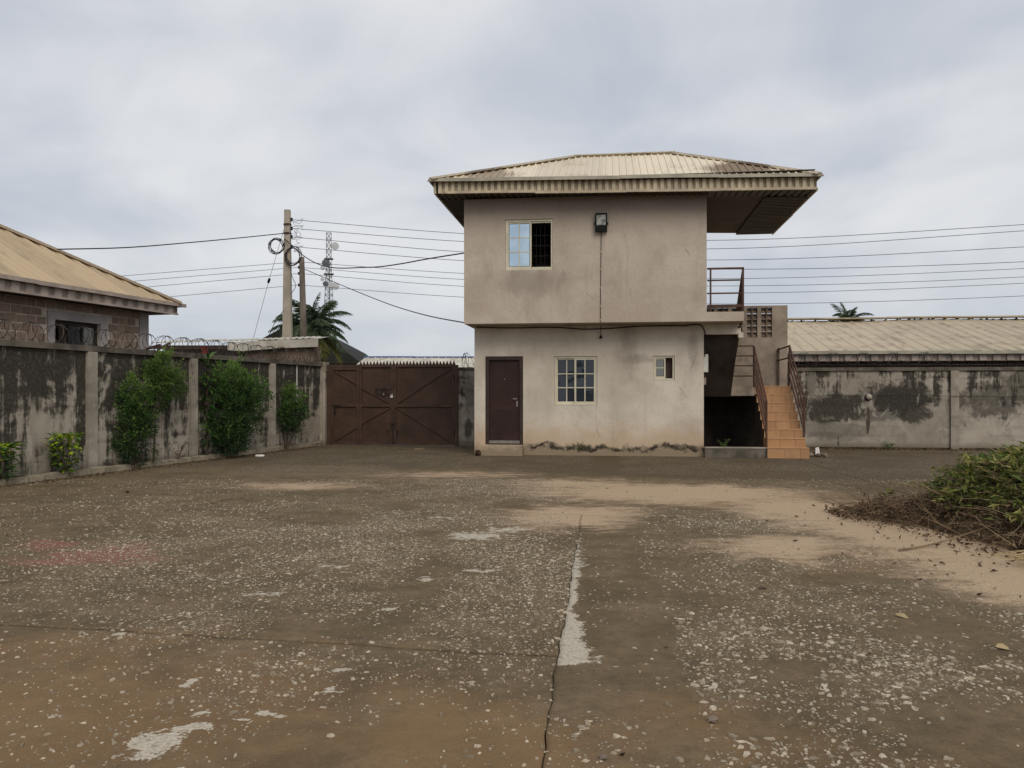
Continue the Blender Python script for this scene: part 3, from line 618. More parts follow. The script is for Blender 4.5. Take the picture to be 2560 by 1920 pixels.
def window(u0, u1, z0, z1, y, sashes, pane_mat, open_from=None, bars=True):
    """sashes: list of (ua, ub, cols, rows, offset, lower edge)"""
    fr = MB(); t = .045
    fr.box(u0, u0 + t, y, y + .12, z0, z1).box(u1 - t, u1, y, y + .12, z0, z1).box(u0 + t, u1 - t, y + .001, y + .12, z1 - t, z1).box(u0 + t, u1 - t, y - .015, y + .12, z0, z0 + t)
    win = fr.build('window', M['cream'], B)
    for ua, ub, cols, rows, off in sashes:
        s = .042; yy = y + off; za, zb = z0 + t, z1 - t
        sb = MB().box(ua, ua + s, yy, yy + .03, za, zb).box(ub - s, ub, yy, yy + .03, za, zb).box(ua + s, ub - s, yy + .001, yy + .029, za, za + s * 1.3).box(ua + s, ub - s, yy + .001, yy + .029, zb - s, zb)
        sb.build('sash', M['cream'], win); ia, ib, ja, jb = ua + s, ub - s, za + s * 1.3, zb - s
        mu = MB()
        for i in range(1, cols):
            x = ia + (ib - ia) * i / cols; mu.box(x - .013, x + .013, yy + .002, yy + .022, ja, jb)
        for j in range(1, rows):
            z = ja + (jb - ja) * j / rows; mu.box(ia, ib, yy + .004, yy + .02, z - .013, z + .013)
        mu.build('muntin', M['cream'], win)
        for i in range(cols):
            for j in range(rows):
                a = ia + (ib - ia) * i / cols + .012; b = ia + (ib - ia) * (i + 1) / cols - .012; c = ja + (jb - ja) * j / rows + .012; d_ = ja + (jb - ja) * (j + 1) / rows - .012
                tx, tz = random.uniform(-.004, .004), random.uniform(-.006, .006)
                link_mesh('pane', [(a, yy + .014 + tx, c), (b, yy + .014 - tx, c), (b, yy + .014 - tx + tz, d_), (a, yy + .014 + tx + tz, d_)], [(0, 1, 2, 3)], pane_mat, win)
    if bars:
        gb = MB()
        for i in range(1, int((u1 - u0) / .11)): x = u0 + i * .11; gb.box(x - .006, x + .006, y + .135, y + .147, z0, z1)
        for z in np.linspace(z0 + .12, z1 - .12, 5): gb.box(u0 + .01, u1 - .01, y + .148, y + .157, z - .01, z + .01)
        gb.build('burglar_bars', M['black'], win)
    return win
w1 = window(.915, 2.115, 4.735, 6.015, UF + .03, [(.955, 1.575, 2, 3, .02)], M['film'])
MB().box(1.59, 2.07, UF + .06, UF + .1, 4.78, 4.815).build('track', M['cream'], w1); MB().box(1.59, 2.07, UF + .06, UF + .1, 5.93, 5.97).build('track', M['cream'], w1)
w2 = window(2.115, 3.215, 1.305, 2.575, .03, [(2.155, 2.70, 2, 3, .045), (2.63, 3.175, 2, 3, .012)], M['glass'])
cu = MB(); pts = [(2.14 + .01 * i, .3 + .025 * math.sin(i * .9)) for i in range(46)]
for (xa, ya), (xb, yb_) in zip(pts, pts[1:]): cu.add([(xa, ya, 1.3), (xb, yb_, 1.3), (xb, yb_, 2.6), (xa, ya, 2.6)], [(0, 1, 2, 3)])
cu.build('curtain', M['curtain'], w2)
w3 = window(4.655, 5.185, 1.955, 2.575, .03, [(4.69, 4.965, 1, 2, .02)], M['glass_pale'], bars=False)
MB().box(4.97, 5.14, .2, .22, 1.96, 2.56).build('backing_board', M['soffit_board'], w3)

# cracks: thin dark ribbons sunk along the plaster
def crack(pts, y, w=.006):
    P = spline([(a, y, b) for a, b in pts], len(pts) * 7); v = []; f = []
    for i, p in enumerate(P):
        j = random.uniform(-.012, .012); ww = w * (.15 + .5 * random.random()); v += [(p[0] + j - ww / 2, y, p[2]), (p[0] + j + ww / 2, y, p[2] + ww * .4)]
        if i: f.append((2 * i - 2, 2 * i - 1, 2 * i + 1, 2 * i))
    link_mesh('crack', v, f, M['crack'], B)
crack([(3.99, 6.4), (3.95, 6.1), (3.87, 5.78), (3.93, 5.45), (4.0, 5.21), (3.97, 4.8), (3.98, 4.4), (4.08, 4.01)], UF - .0025)
crack([(3.36, 3.95), (3.5, 4.0), (3.7, 3.93)], UF - .0025, .01); crack([(5.4, 5.2), (5.45, 5.1), (5.5, 5.0)], UF - .0025, .014); crack([(2.95, 4.15), (3.05, 4.05), (3.16, 3.98)], UF - .0025, .012)
crack([(.02, 3.9), (.12, 3.89), (.2, 3.93)], UF - .0025, .012); crack([(.63, 3.5), (.64, 3.44), (.645, 3.4)], UF - .0025, .008)
crack([(5.19, 2.4), (5.4, 2.33), (5.6, 2.29), (5.9, 2.3)], -.0025, .008); crack([(5.75, 2.63), (5.67, 2.48), (5.63, 2.3), (5.57, 2.19)], -.0025, .02); crack([(3.19, 1.28), (3.19, 1.0), (3.2, .72)], -.0025, .006); crack([(3.2, .72), (3.25, .58), (3.3, .48)], -.0025, .014)
crack([(5.3, 1.8), (5.38, 1.68), (5.5, 1.5)], -.0025, .012)

# balcony slab and beam
MB().box(5.912, 6.80, UF, 1.6, ZS, 3.62).build('balcony_slab', M['upper'], B)
MB().box(5.925, 6.84, 0.0, .2, 3.12, ZS - .003).box(6.78, 6.9, -.012, .21, 3.03, 3.16).build('balcony_beam', M['lower'], B)
rl = MB(); ry = UF + .06
rl.bar((5.93, ry, 4.69), (6.81, ry, 4.69), .045, .045).bar((5.93, ry, 4.40), (6.79, ry, 4.40), .035, .035).bar((5.93, ry, 4.08), (6.79, ry, 4.08), .035, .035).bar((5.93, ry, 3.77), (6.81, ry, 3.77), .05, .06)
rl.bar((6.01, ry, 3.6), (6.01, ry, 4.67), .04, .04).bar((6.79, ry, 3.6), (6.79, ry, 4.70), .045, .045)
rl = rl.build('balcony_railing', M['rail'], B)
sr = MB()
for dzz in (0, -.3, -.6, -.88): sr.bar((6.79, ry, 4.66 + dzz), (6.86, 1.7, 2.9 + dzz), .045, .05)
sr.build('sloping_rail', M['rail'], rl)

# hip roof, a little out of level
ez = lambda u: 6.945 - .0195 * (u + .92)
E0, E1, V0, V1, RZ, RA, RB_, RV = -.92, 8.48, -1.25, 4.25, 8.2, 2.64, 5.21, 1.5
R = bpy.data.objects.new('roof', None); COL.objects.link(R); R.parent = B
def Pf(s, t, h): return (s, V0 + (RV - V0) * t, ez(s) + (RZ - ez(s)) * t + h)
def Pb(s, t, h): return (s, V1 + (RV - V1) * t, ez(s) + (RZ - ez(s)) * t + h)
def Pl(s, t, h): return (E0 + (RA - E0) * t, s, ez(E0) + (RZ - ez(E0)) * t + h)
def Pr(s, t, h): return (E1 + (RB_ - E1) * t, s, ez(E1) + (RZ - ez(E1)) * t + h)
tf = lambda s: max(0, min(1, (s - E0) / (RA - E0), (E1 - s) / (E1 - RB_))); tv = lambda s: max(0, min(1, (s - V0) / (RV - V0), (V1 - s) / (V1 - RV))); z_ = lambda s: 0.0
for PP, a, b, q in ((Pf, E0, E1, tf), (Pb, E0, E1, tf), (Pl, V0, V1, tv), (Pr, V0, V1, tv)):
    ribbed('roofing_sheet', PP, a, b, z_, q, M['roof'], R, pitch=.172, sheet=.86, rh=.034)
cap = MB(); hh = .05
for p, q in (((E0, V0, ez(E0)), (RA, RV, RZ)), ((E1, V0, ez(E1)), (RB_, RV, RZ)), ((E0, V1, ez(E0)), (RA, RV, RZ)), ((E1, V1, ez(E1)), (RB_, RV, RZ)), ((RA - .1, RV, RZ), (RB_ + .1, RV, RZ))):
    p, q = Vector(p), Vector(q); up_ = Vector((0, 0, hh)); dd = (q - p).normalized(); sd = dd.cross(Vector((0, 0, 1))).normalized() * .17; dn = Vector((0, 0, -.06))
    cap.add([p + up_ + sd + dn, p + up_ * 1.35, p + up_ - sd + dn, q + up_ + sd + dn, q + up_ * 1.35, q + up_ - sd + dn], [(0, 1, 4, 3), (1, 2, 5, 4), (3, 4, 1, 0), (4, 5, 2, 1)])
cap.build('ridge_cap', M['roof'], R)
def fascia(P0, P1, n_out, ztop0, ztop1, dep, mat, parent, trim_mat, pitch=.166, name='fascia_sheet'):
    """fluted vertical sheets between two plan points, out = outward plan normal"""
    P0, P1 = Vector((*P0, 0)), Vector((*P1, 0)); Ln = (P1 - P0).length; d_ = (P1 - P0) / Ln; o_ = Vector((*n_out, 0)); a = 0.0
    while a < Ln - .01:
        b = min(a + pitch * 6, Ln); v = []; f = []; c = a
        prof = []
        while c < b - .01:
            e = min(c + pitch, b); prof += [(c, 0.0), (c + pitch * .5, 0.0), (min(c + pitch * .58, e), -.06), (min(c + pitch * .93, e), -.06)]; c = e
        prof.append((b, 0.0)); lift = random.uniform(0, .004)
        for s, h in prof:
            zt = ztop0 + (ztop1 - ztop0) * s / Ln; p = P0 + d_ * s + o_ * (h + lift); v += [(p.x, p.y, zt - dep), (p.x, p.y, zt)]
        for i in range(len(prof) - 1): f.append((2 * i, 2 * i + 2, 2 * i + 3, 2 * i + 1))
        link_mesh(name, v, f, mat, parent); a = b
FZ = .035
fascia((E0 + .2, V0 + .08), (E1 - .08, V0 + .08), (0, -1), ez(E0) - FZ, ez(E1) - FZ, .29, M['fascia'], R, M['trim'])
fascia((E0 + .08, V1 - .1), (E0 + .08, V0 + .1), (-1, 0), ez(E0) - FZ, ez(E0) - FZ, .29, M['fascia'], R, M['trim'])
fascia((E1 - .08, V0 + .1), (E1 - .08, V1 - .1), (1, 0), ez(E1) - FZ, ez(E1) - FZ, .27, M['fascia'], R, M['trim'])
def edge_trim(p, q, w, h, name, mat, seg=2.35, parent=R):
    p, q = Vector(p), Vector(q); n = max(1, round((q - p).length / seg))
    for i in range(n):
        a, b = p + (q - p) * (i / n), p + (q - p) * ((i + 1) / n); j = Vector((0, random.uniform(-.006, .006), random.uniform(-.012, .012)))
        pts = [a + j + Vector((0, 0, random.uniform(-.006, .006))) if 0 < t < 1 else a + (b - a) * 0 + j for t in (0,)]
        mid = (a + b) / 2 + j + Vector((0, 0, random.uniform(-.008, .008)))
        mb = MB(); mb.bar(a + j, mid, w, h); mb.bar(mid, b + j, w, h); mb.build(name, mat, parent)
edge_trim((E0, V0, ez(E0) + .0), (E1, V0, ez(E1) + .0), .05, .082, 'eaves_trim', M['trim']); edge_trim((E0, V1, ez(E0)), (E0, V0 + .03, ez(E0)), .05, .082, 'eaves_trim', M['trim']); edge_trim((E1, V0 + .03, ez(E1)), (E1, V1, ez(E1)), .05, .082, 'eaves_trim', M['trim'])
edge_trim((E0 + .42, V0 + .06, ez(E0) - FZ - .29), (E1 - .1, V0 + .06, ez(E1) - FZ - .27), .04, .06, 'fascia_trim', M['fascia'])
edge_trim((E1 - .06, V0 + .12, ez(E1) - FZ - .28), (E1 - .06, V1 - .1, ez(E1) - FZ - .28), .04, .06, 'fascia_trim', M['fascia'])
sz = lambda u: ez(u) - FZ - .29
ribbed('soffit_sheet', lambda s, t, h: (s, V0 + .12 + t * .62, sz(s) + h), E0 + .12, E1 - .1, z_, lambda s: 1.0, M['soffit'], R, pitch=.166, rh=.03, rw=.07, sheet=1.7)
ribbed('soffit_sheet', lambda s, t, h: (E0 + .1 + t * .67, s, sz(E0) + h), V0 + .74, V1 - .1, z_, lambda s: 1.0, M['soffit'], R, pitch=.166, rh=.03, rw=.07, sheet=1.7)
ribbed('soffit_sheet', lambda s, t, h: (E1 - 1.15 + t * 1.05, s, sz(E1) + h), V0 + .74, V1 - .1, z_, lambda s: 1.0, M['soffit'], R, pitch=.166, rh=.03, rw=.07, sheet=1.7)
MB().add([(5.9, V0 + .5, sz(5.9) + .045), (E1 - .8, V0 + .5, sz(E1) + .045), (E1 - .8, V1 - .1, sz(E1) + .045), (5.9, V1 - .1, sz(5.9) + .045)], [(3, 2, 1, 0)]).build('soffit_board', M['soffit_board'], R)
MB().box(E0 + .1, E1 - .1, V0 + .12, V1 - .1, 6.92, 6.93).build('roof_lining', M['room'], R)
MB().bar((5.9, V1 - .5, 6.3), (6.3, V1 - .5, 6.22), .1, .16).build('rafter_end', M['soffit_board'], R)

# ------------------------------------------------------------------ staircase (two flights round a landing)
ST = thing('outdoor_staircase', 'outdoor staircase with orange tiled steps and rusty railings beside the gatehouse', 'staircase', BW(0, 0), TH)
tops = [.27, .49, .71, .93, 1.155, 1.375, 1.6, 1.82]; S0, S1, V_S, TR = 7.46, 8.41, -.27, .265
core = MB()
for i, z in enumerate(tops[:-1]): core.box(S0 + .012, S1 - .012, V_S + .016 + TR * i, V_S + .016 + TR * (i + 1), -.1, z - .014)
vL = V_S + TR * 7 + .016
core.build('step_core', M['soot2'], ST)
MB().box(5.93, 8.5, vL, BK, 1.55, 1.806).build('landing_slab', M['stair_plaster'], ST)
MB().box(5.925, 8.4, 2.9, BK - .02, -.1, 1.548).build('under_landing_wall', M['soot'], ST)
# flight to the balcony: stepped top, sloping underside
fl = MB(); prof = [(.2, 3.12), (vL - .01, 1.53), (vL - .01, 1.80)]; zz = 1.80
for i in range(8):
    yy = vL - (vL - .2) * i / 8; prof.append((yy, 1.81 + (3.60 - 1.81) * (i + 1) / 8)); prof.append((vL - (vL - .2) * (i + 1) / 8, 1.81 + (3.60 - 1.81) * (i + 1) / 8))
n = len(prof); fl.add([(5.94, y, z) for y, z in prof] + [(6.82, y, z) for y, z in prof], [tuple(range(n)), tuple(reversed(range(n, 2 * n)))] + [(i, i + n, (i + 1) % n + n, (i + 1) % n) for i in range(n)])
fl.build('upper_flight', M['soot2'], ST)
MB().box(5.925, 7.6, -.2, -.02, -.1, .235).build('plinth_wall', M['coping'], ST)
MB().box(5.925, 7.6, -.21, -.01, .236, .262).build('plinth_cap', M['pilaster'], ST)
tz0 = 0.0
for i, z in enumerate(tops):
    y = V_S + TR * i; w = (S1 - S0) / 3; over = .05 if i == 0 else 0.0
    a0, a1 = S0 - (.0 if i > 1 else .02), S1 + (.04 if i == 0 else .015 if i == 1 else 0)
    cuts = [a0, a0 + (a1 - a0) * (.36 if i % 2 else .42), a0 + (a1 - a0) * (.74 if i % 2 else .78), a1]
    for j in range(3):
        MB().box(cuts[j] + .003, cuts[j + 1] - .003, y, y + .014, tz0 + .0, z - .022).build('tile', M['tile'], ST)
        if i < 7: MB().box(cuts[j] + .003, cuts[j + 1] - .003, y + .015, y + TR + .012, z - .012, z).build('tile', M['tile'], ST)
    MB().box(a0 - .004, a1 + .004, y - .012, y + .014, z - .021, z + .001).build('nosing', M['nosing'], ST)
    if i < 2: MB().box(a0 + .003, a0 + .015, y + .016, y + TR + .01, tz0 - .05, z - .014).box(a1 - .015, a1 - .003, y + .016, y + TR + .01, tz0 - .05, z - .014).build('tile', M['tile'], ST)
    tz0 = z
def handrail(u, ya, za, yb, zb, gaps, posts, w=.04):
    """sloping railing with four bars"""
    mb = MB()
    for g_ in gaps: mb.bar((u, ya, za - g_), (u, yb, zb - g_), w, .045)
    h = mb.build('handrail', M['rail'], ST); pm = MB()
    for y, zb0, zt in posts: pm.bar((u, y, zb0), (u, y, zt), .045, .045)
    pm.build('post', M['rail'], h); return h
sl = .222 / .265
h1 = handrail(7.44, 1.62, 2.9, -.16, 2.9 - 1.78 * sl, (0, .28, .55, .83), [(1.62, 1.78, 2.92), (-.14, .0, 1.42)])
mb = MB()
for z in (2.91, 2.64, 2.37, 2.09): mb.bar((7.43, 1.63, z), (6.84, 1.63, z), .04, .035)
mb.build('landing_rail', M['rail'], h1)
h2 = handrail(8.44, 1.92, 2.93, .22, 2.93 - 1.7 * sl, (0, .28, .55, .83), [(1.92, 1.78, 2.95), (.24, .5, 1.5)])
mb = MB()
for z in (2.92, 2.6): mb.bar((8.44, 1.93, z), (8.44, BK + .08, z - .02), .04, .035); 
mb.bar((8.44, BK + .0, 1.8), (8.44, BK + .0, 2.95), .045, .045)
mb.build('landing_rail', M['rail'], h2)
# screen wall at the back of the landing with pierced blocks
sw = MB(); SWf, SWb = 3.42, 3.57; hol = [(6.3, 6.6, 3.26, 4.15), (6.71, 7.01, 3.26, 4.15), (7.12, 7.42, 3.26, 4.15), (7.55, 7.85, 3.26, 4.15), (7.96, 8.27, 3.26, 4.15)]
wall_panel(sw, 5.95, 8.71, -.1, 4.2, SWf, SWb, hol); sw = sw.build('screen_wall', M['stair_plaster'], ST)
for a, b, c, d_ in hol:
    for j in range(5):
        z = c + (d_ - c) * j / 5; zt = c + (d_ - c) * (j + 1) / 5; mb = MB()
        mb.add([(a, SWf + .02, z + .0), (b, SWf + .02, z), (b, SWb - .01, z + .172), (a, SWb - .01, z + .172), (a, SWf + .045, z - .0), (b, SWf + .045, z), (b, SWb + .012, z + .162), (a, SWb + .012, z + .162)], [(0, 1, 2, 3), (7, 6, 5, 4), (0, 4, 5, 1), (3, 2, 6, 7), (0, 3, 7, 4), (1, 5, 6, 2)])
        mb.box((a + b) / 2 - .018, (a + b) / 2 + .018, SWf + .012, SWb - .03, z, zt)
        mb.build('screen_block', M['screen'], sw)

# ------------------------------------------------------------------ things on the gatehouse
FLD = thing('floodlight', 'black square floodlight high on the upper plaster wall', 'floodlight', BW(3.33, UF - .0), TH)
hb = MB(); hb.box(-.15, .15, -.12, -.03, 5.64, 5.70).box(-.15, -.115, -.13, -.03, 5.70, 6.10).box(.115, .15, -.13, -.03, 5.70, 6.10).box(-.115, .115, -.13, -.03, 6.06, 6.10).box(-.115, .115, -.128, -.03, 5.70, 5.80).box(-.115, .115, -.06, -.03, 5.80, 6.06).box(-.05, .05, -.03, 0, 5.72, 5.82)
hb.build('housing', M['black'], FLD)
MB().box(-.113, .113, -.118, -.112, 5.80, 6.06).build('lens', M['lens'], FLD)
MB().bar((-.165, -.02, 5.85), (-.165, -.09, 5.86), .02, .05).bar((.165, -.02, 5.85), (.165, -.09, 5.86), .02, .05).bar((-.165, -.012, 5.85), (.165, -.012, 5.85), .02, .03).build('bracket', M['black'], FLD)
cb = thing('wall_cable', 'thin cable clipped down the upper wall below the floodlight', 'cable', BW(3.32, UF), TH)
MB().tube([(.01, -.012, 5.66), (.004, -.012, 5.0), (-.006, -.012, 4.2), (-.01, -.012, 3.38)], .008, 6).build('cable_run', M['wire'], cb)
clip = MB().box(-.016, .016, -.022, -.002, -.009, .009).build('clip', M['cream'], cb); clip.location = (.006, 0, 5.15)
for z in (4.72, 4.25, 3.8, 3.45): copy_child(clip, cb, (.0 - (5.1 - z) * .005, 0, z))
lp = thing('lamp_holder', 'bare lamp holder on a stub of cable below the overhang', 'lamp holder', BW(3.31, 0), TH)
MB().tube([(0, -.012, 3.36), (0, -.012, 3.1)], .007, 6).build('cable_run', M['wire'], lp); MB().lathe([(0, -.04), (.035, -.04), (.04, 0), (.02, .03), (.012, .05)], (0, -.045, 3.07), (0, 0, 1)).build('holder', M['dark_iron'], lp)
sag = MB().tube(spline([(.05, -.02, 3.36), (.9, -.03, 3.33), (2.2, -.02, 3.33), (2.9, -.03, 3.28), (3.5, -.03, 3.29), (4.3, -.02, 3.34), (5.4, -.02, 3.34), (5.87, -.02, 3.33), (5.94, -.015, 3.2), (5.945, .02, 2.7), (5.945, .03, 2.55)], 60), .014, 6).build('sagging_cable', M['wire'])
sag.location = BW(0, 0); sag.rotation_euler = (0, 0, TH); tag(sag, 'thick black cable sagging under the overhang of the upper floor', 'cable')
mt = thing('meter_box', 'white meter box on the side wall under the balcony', 'meter box', BW(5.92, .1), TH)
MB().box(.002, .12, .0, .32, 2.16, 2.62).build('case', M['white'], mt); MB().box(.12, .128, .04, .28, 2.2, 2.58).build('cover', M['cream'], mt)
MB().tube([(.05, .1, 2.15), (.06, .06, 2.02), (.09, .05, 1.9), (.05, .08, 1.82)], .012, 6).build('cable_loop', M['wire'], mt)
MB().box(.002, .07, .02, .2, 1.84, 2.02).build('lower_box', M['stair_plaster'], mt)

# ------------------------------------------------------------------ gate
G = thing('metal_gate', 'brown steel double gate with spiked top and diagonal braces', 'gate', BW(0, 3.45), TH)
MB().box(-5.28, -5.14, -.07, .07, -.05, 2.52).build('hanging_post', M['gate_bar'], G); MB().box(-1.19, -1.10, -.07, .07, -.05, 2.50).build('hanging_post', M['gate_bar'], G)
MB().box(-5.139, -4.23, -.05, .05, 2.432, 2.52).build('head_rail', M['gate_bar'], G)
def leaf(name, a, b, z1, braces, lab=None):
    sh = MB().box(a, b, .0, .006, .03, z1).build(name, M['gate'], G); 
    if lab: sh['label'] = lab
    t = .075; MB().box(a, a + t, -.045, -.002, .03, z1).box(b - t, b, -.045, -.002, .03, z1).box(a + t, b - t, -.044, -.002, z1 - t, z1).box(a + t, b - t, -.044, -.002, .03, .03 + t).box(a + t, b - t, -.044, -.002, 1.2, 1.29).build('leaf_frame', M['gate_bar'], sh)
    for p, q in braces: MB().bar((p[0], -.022, p[1]), (q[0], -.022, q[1]), .03, .035, up=(0, 0, 1)).build('brace', M['gate_bar'], sh)
    return sh
wk = leaf('wicket_door', -5.135, -4.235, 2.43, [((-5.0, 2.3), (-4.31, 1.9)), ((-5.0, .15), (-4.31, .56))], 'narrow wicket door without spikes')
lf = leaf('gate_leaf', -4.225, -3.14, 2.51, [((-4.15, 1.78), (-3.2, 1.29)), ((-3.2, 1.2), (-4.15, .67))])
rf = leaf('gate_leaf', -3.13, -1.2, 2.51, [((-3.06, 1.29), (-1.28, 2.42)), ((-3.06, 1.2), (-1.28, .1))])
sp = None
for i in range(29):
    x = -4.19 + i * (2.96 / 28); host = lf if x < -3.13 else rf
    if sp is None:
        sp = MB().add([(-.054, -.004, 0), (.054, -.004, 0), (0, -.004, .135), (-.054, .004, 0), (.054, .004, 0), (0, .004, .135)], [(0, 1, 2), (5, 4, 3), (0, 2, 5, 3), (1, 4, 5, 2), (0, 3, 4, 1)]).build('spike', M['gate'], host); sp.location = (x, 0, 2.505)
    else: copy_child(sp, host, (x, 0, 2.505), (0, random.uniform(-.05, .05), 0), (1, 1, random.uniform(.9, 1.08)))
MB().bar((-3.7, -.06, 1.76), (-3.16, -.06, 1.76), .02, .02).bar((-3.7, -.06, 1.62), (-3.16, -.06, 1.62), .02, .02).bar((-3.69, -.06, 1.58), (-3.69, -.06, 1.8), .025, .02).box(-3.48, -3.4, -.07, -.01, 1.6, 1.79).build('bolt', M['dark_iron'], lf)
MB().box(-3.46, -3.41, -.095, -.07, 1.56, 1.62).tube([(-3.45, -.085, 1.62), (-3.45, -.085, 1.66), (-3.42, -.085, 1.66), (-3.42, -.085, 1.62)], .006, 6).build('padlock', M['steel'], lf)
MB().box(-3.225, -3.145, -.075, -.045, 1.48, 1.56).tube([(-3.205, -.06, 1.56), (-3.205, -.06, 1.62), (-3.165, -.06, 1.62), (-3.165, -.06, 1.56)], .008, 6).build('padlock', M['white'], lf)
MB().bar((-3.15, -.06, .05), (-3.15, -.06, .72), .025, .025).box(-3.24, -3.08, -.07, -.045, .66, .71).box(-3.2, -3.1, -.072, -.045, .48, .62).build('drop_bolt', M['dark_iron'], rf)
MB().tube([(-3.36, -.05, .46), (-3.36, -.08, .46), (-3.28, -.08, .46), (-3.28, -.05, .46)], .012, 6).build('pull_handle', M['dark_iron'], lf)
MB().tube([(-2.98, -.05, .48), (-3.0, -.09, .47), (-3.02, -.09, .4), (-2.98, -.05, .4)], .014, 6).build('pull_handle', M['dark_iron'], rf)
MB().bar((-5.12, -.06, 1.25), (-4.8, -.06, 1.25), .025, .03).box(-5.03, -4.98, -.08, -.05, 1.0, 1.18).build('bolt', M['dark_iron'], wk)
for host, x in ((rf, -1.215), (wk, -5.13)):
    for z in (.4, 2.1): MB().tube([(x, -.055, z - .08), (x, -.055, z + .08)], .02, 8).build('hinge', M['dark_iron'], host)

PR = thing('gate_pier', 'stained plaster wall pier between the gate and the gatehouse', 'wall pier', BW(0, 3.45), TH)
MB().box(-1.09, .3, .0, .22, -.1, 2.33).build('pier_wall', M['mould_b'], PR); MB().box(-1.11, .3, -.03, .25, 2.331, 2.42).build('coping', M['coping'], PR)

# ------------------------------------------------------------------ boundary walls
LW = thing('boundary_wall', 'long mould-streaked boundary wall with razor wire beside the shrubs', 'wall', WL(0, 0), WANG)
wl = MB(); wall_panel(wl, -14, 11.75, -.1, 2.46, 0, .2, [(6.63 + 1.85, 6.78 + 1.85, .2, .33)] if False else [(5.02, 5.14, .26, .38)])
wl.build('wall_face', M['mould_a'], LW)
for i, (a, b) in enumerate(((-14, -7), (-7, -1.2), (-1.2, 4.6), (4.6, 8.2), (8.2, 11.8))): MB().box(a, b - .004, -.07, .27, 2.462, 2.575 + random.uniform(-.008, .008)).build('coping', M['coping'], LW)
for t in (-12.9, -9.9, -6.9, -3.9, -.8, 2.31, 5.42, 8.75, 11.55):
    MB().box(t - .12, t + .12, -.075, -.001, -.1, 2.455).build('pilaster', M['pilaster'], LW)
GP = thing('gate_post', 'pale rendered gate post at the end of the mouldy side wall', 'post', BW(-5.38, 3.4), TH)
MB().box(-.1, .1, -.14, .14, -.1, 2.48).build('shaft', M['pilaster'], GP); MB().box(-.05, .12, -.15, .15, 2.3, 2.6).build('cap', M['kerb'], GP)
pp = MB().tube([(10.05, -.02, .1), (10.05, -.02, 2.45)], .016, 8).build('conduit_pipe', M['white']); pp.location = WL(0, 0); pp.rotation_euler = (0, 0, WANG); tag(pp, 'thin white pipe running down the side wall near the gate', 'pipe')

NW = thing('boundary_wall', 'low stained boundary wall with dark patches behind the tiled staircase', 'wall', BW(0, 3.45), TH)
MB().box(8.72, 32, 0, .2, -.1, 2.27).build('wall_face', M['mould_b'], NW)
for a, b in ((8.72, 13.3), (13.3, 17.7), (17.7, 22), (22, 27), (27, 32)): MB().box(a, b - .004, -.05, .25, 2.271, 2.37).build('coping', M['coping'], NW)
for u in (8.84, 13.32, 17.7, 22.1, 26.5): MB().box(u - .11, u + .11, -.08, -.001, -.1, 2.265).build('pilaster', M['pilaster'], NW)
MB().box(8.72, 32, -.02, -.001, -.08, .06).build('wall_foot', M['soil'], NW)
skm = MB().bar((8.9, .1, 2.45), (32, .1, 2.45), .012, .012)
for i in range(230):
    u = 8.95 + i * .1; skm.tube([(u, .1, 2.37), (u + random.uniform(-.02, .02), .1, 2.5)], .006, 4)
o = skm.build('wire_stand', M['barb'], NW); o['kind'] = 'stuff'
hk = thing('wall_lamp', 'small round pale lamp on the stained wall behind the staircase', 'lamp', BW(10.97, 3.45), TH)
MB().lathe([(.1, 0), (.1, .03), (.06, .05)], (0, 0, 1.5), (0, -1, 0)).build('back_plate', M['dark_iron'], hk)
MB().lathe([(.07, .04), (.085, .08), (.07, .13), (.03, .155), (0, .16)], (0, 0, 1.52), (0, -1, 0)).build('globe', M['pilaster'], hk)
ln = MB().tube(spline([(8.46, -.5, 1.58), (10, -.06, 1.555), (12, -.1, 1.55), (15, -.1, 1.52), (20, -.1, 1.53)], 40), .006, 5).build('washing_line', M['wire']); ln.location = BW(0, 3.45); ln.rotation_euler = (0, 0, TH); tag(ln, 'thin dark line strung along the stained wall at chest height', 'line')

def razor(frame, ang, a, b, y, z, r, pitch, label, seed, parent_name='razor_wire'):
    random.seed(seed); root = thing(parent_name, label, 'razor wire', frame, ang)
    for ph in (0, math.pi):
        pts = []; n = int((b - a) / pitch * 14); rr = r
        for i in range(n + 1):
            s = i / n; g_ = 2 * math.pi * i / 14 * (1 if ph == 0 else -1) + ph; w = .85 + .25 * fbm(np.array([s * (b - a) * .8]), np.array([ph]), seed)[0]
            pts.append((a + (b - a) * s + .5 * pitch * math.sin(g_ * .5), y + rr * w * math.cos(g_), z + rr * .95 + rr * w * math.sin(g_)))
        m = MB().tube(pts, .0055, 4, caps=False)
        m.build('coil', M['barb'], root)
        bb = MB()
        for p in pts[::2]:
            q = Vector(p); d1 = Vector((random.uniform(-1, 1), random.uniform(-1, 1), random.uniform(-1, 1))).normalized() * .022; bb.bar(q - d1, q + d1, .01, .006)
        o = bb.build('barbs', M['barb'], root); o['kind'] = 'stuff'
    return root
razor(WL(0, 0), WANG, -4, 11.4, .1, 2.57, .2, .3, 'rusty coil of razor wire along the top of the mouldy side wall', 3)
razor(BW(0, 3.45), TH, -1.05, -.1, .1, 2.42, .24, .22, 'tangle of razor wire on the pier beside the gate', 5)
razor(BW(0, 3.45), TH, 8.9, 13.2, .15, 2.48, .17, .42, 'low razor wire on the stained wall beside the staircase', 8)
random.seed(21)

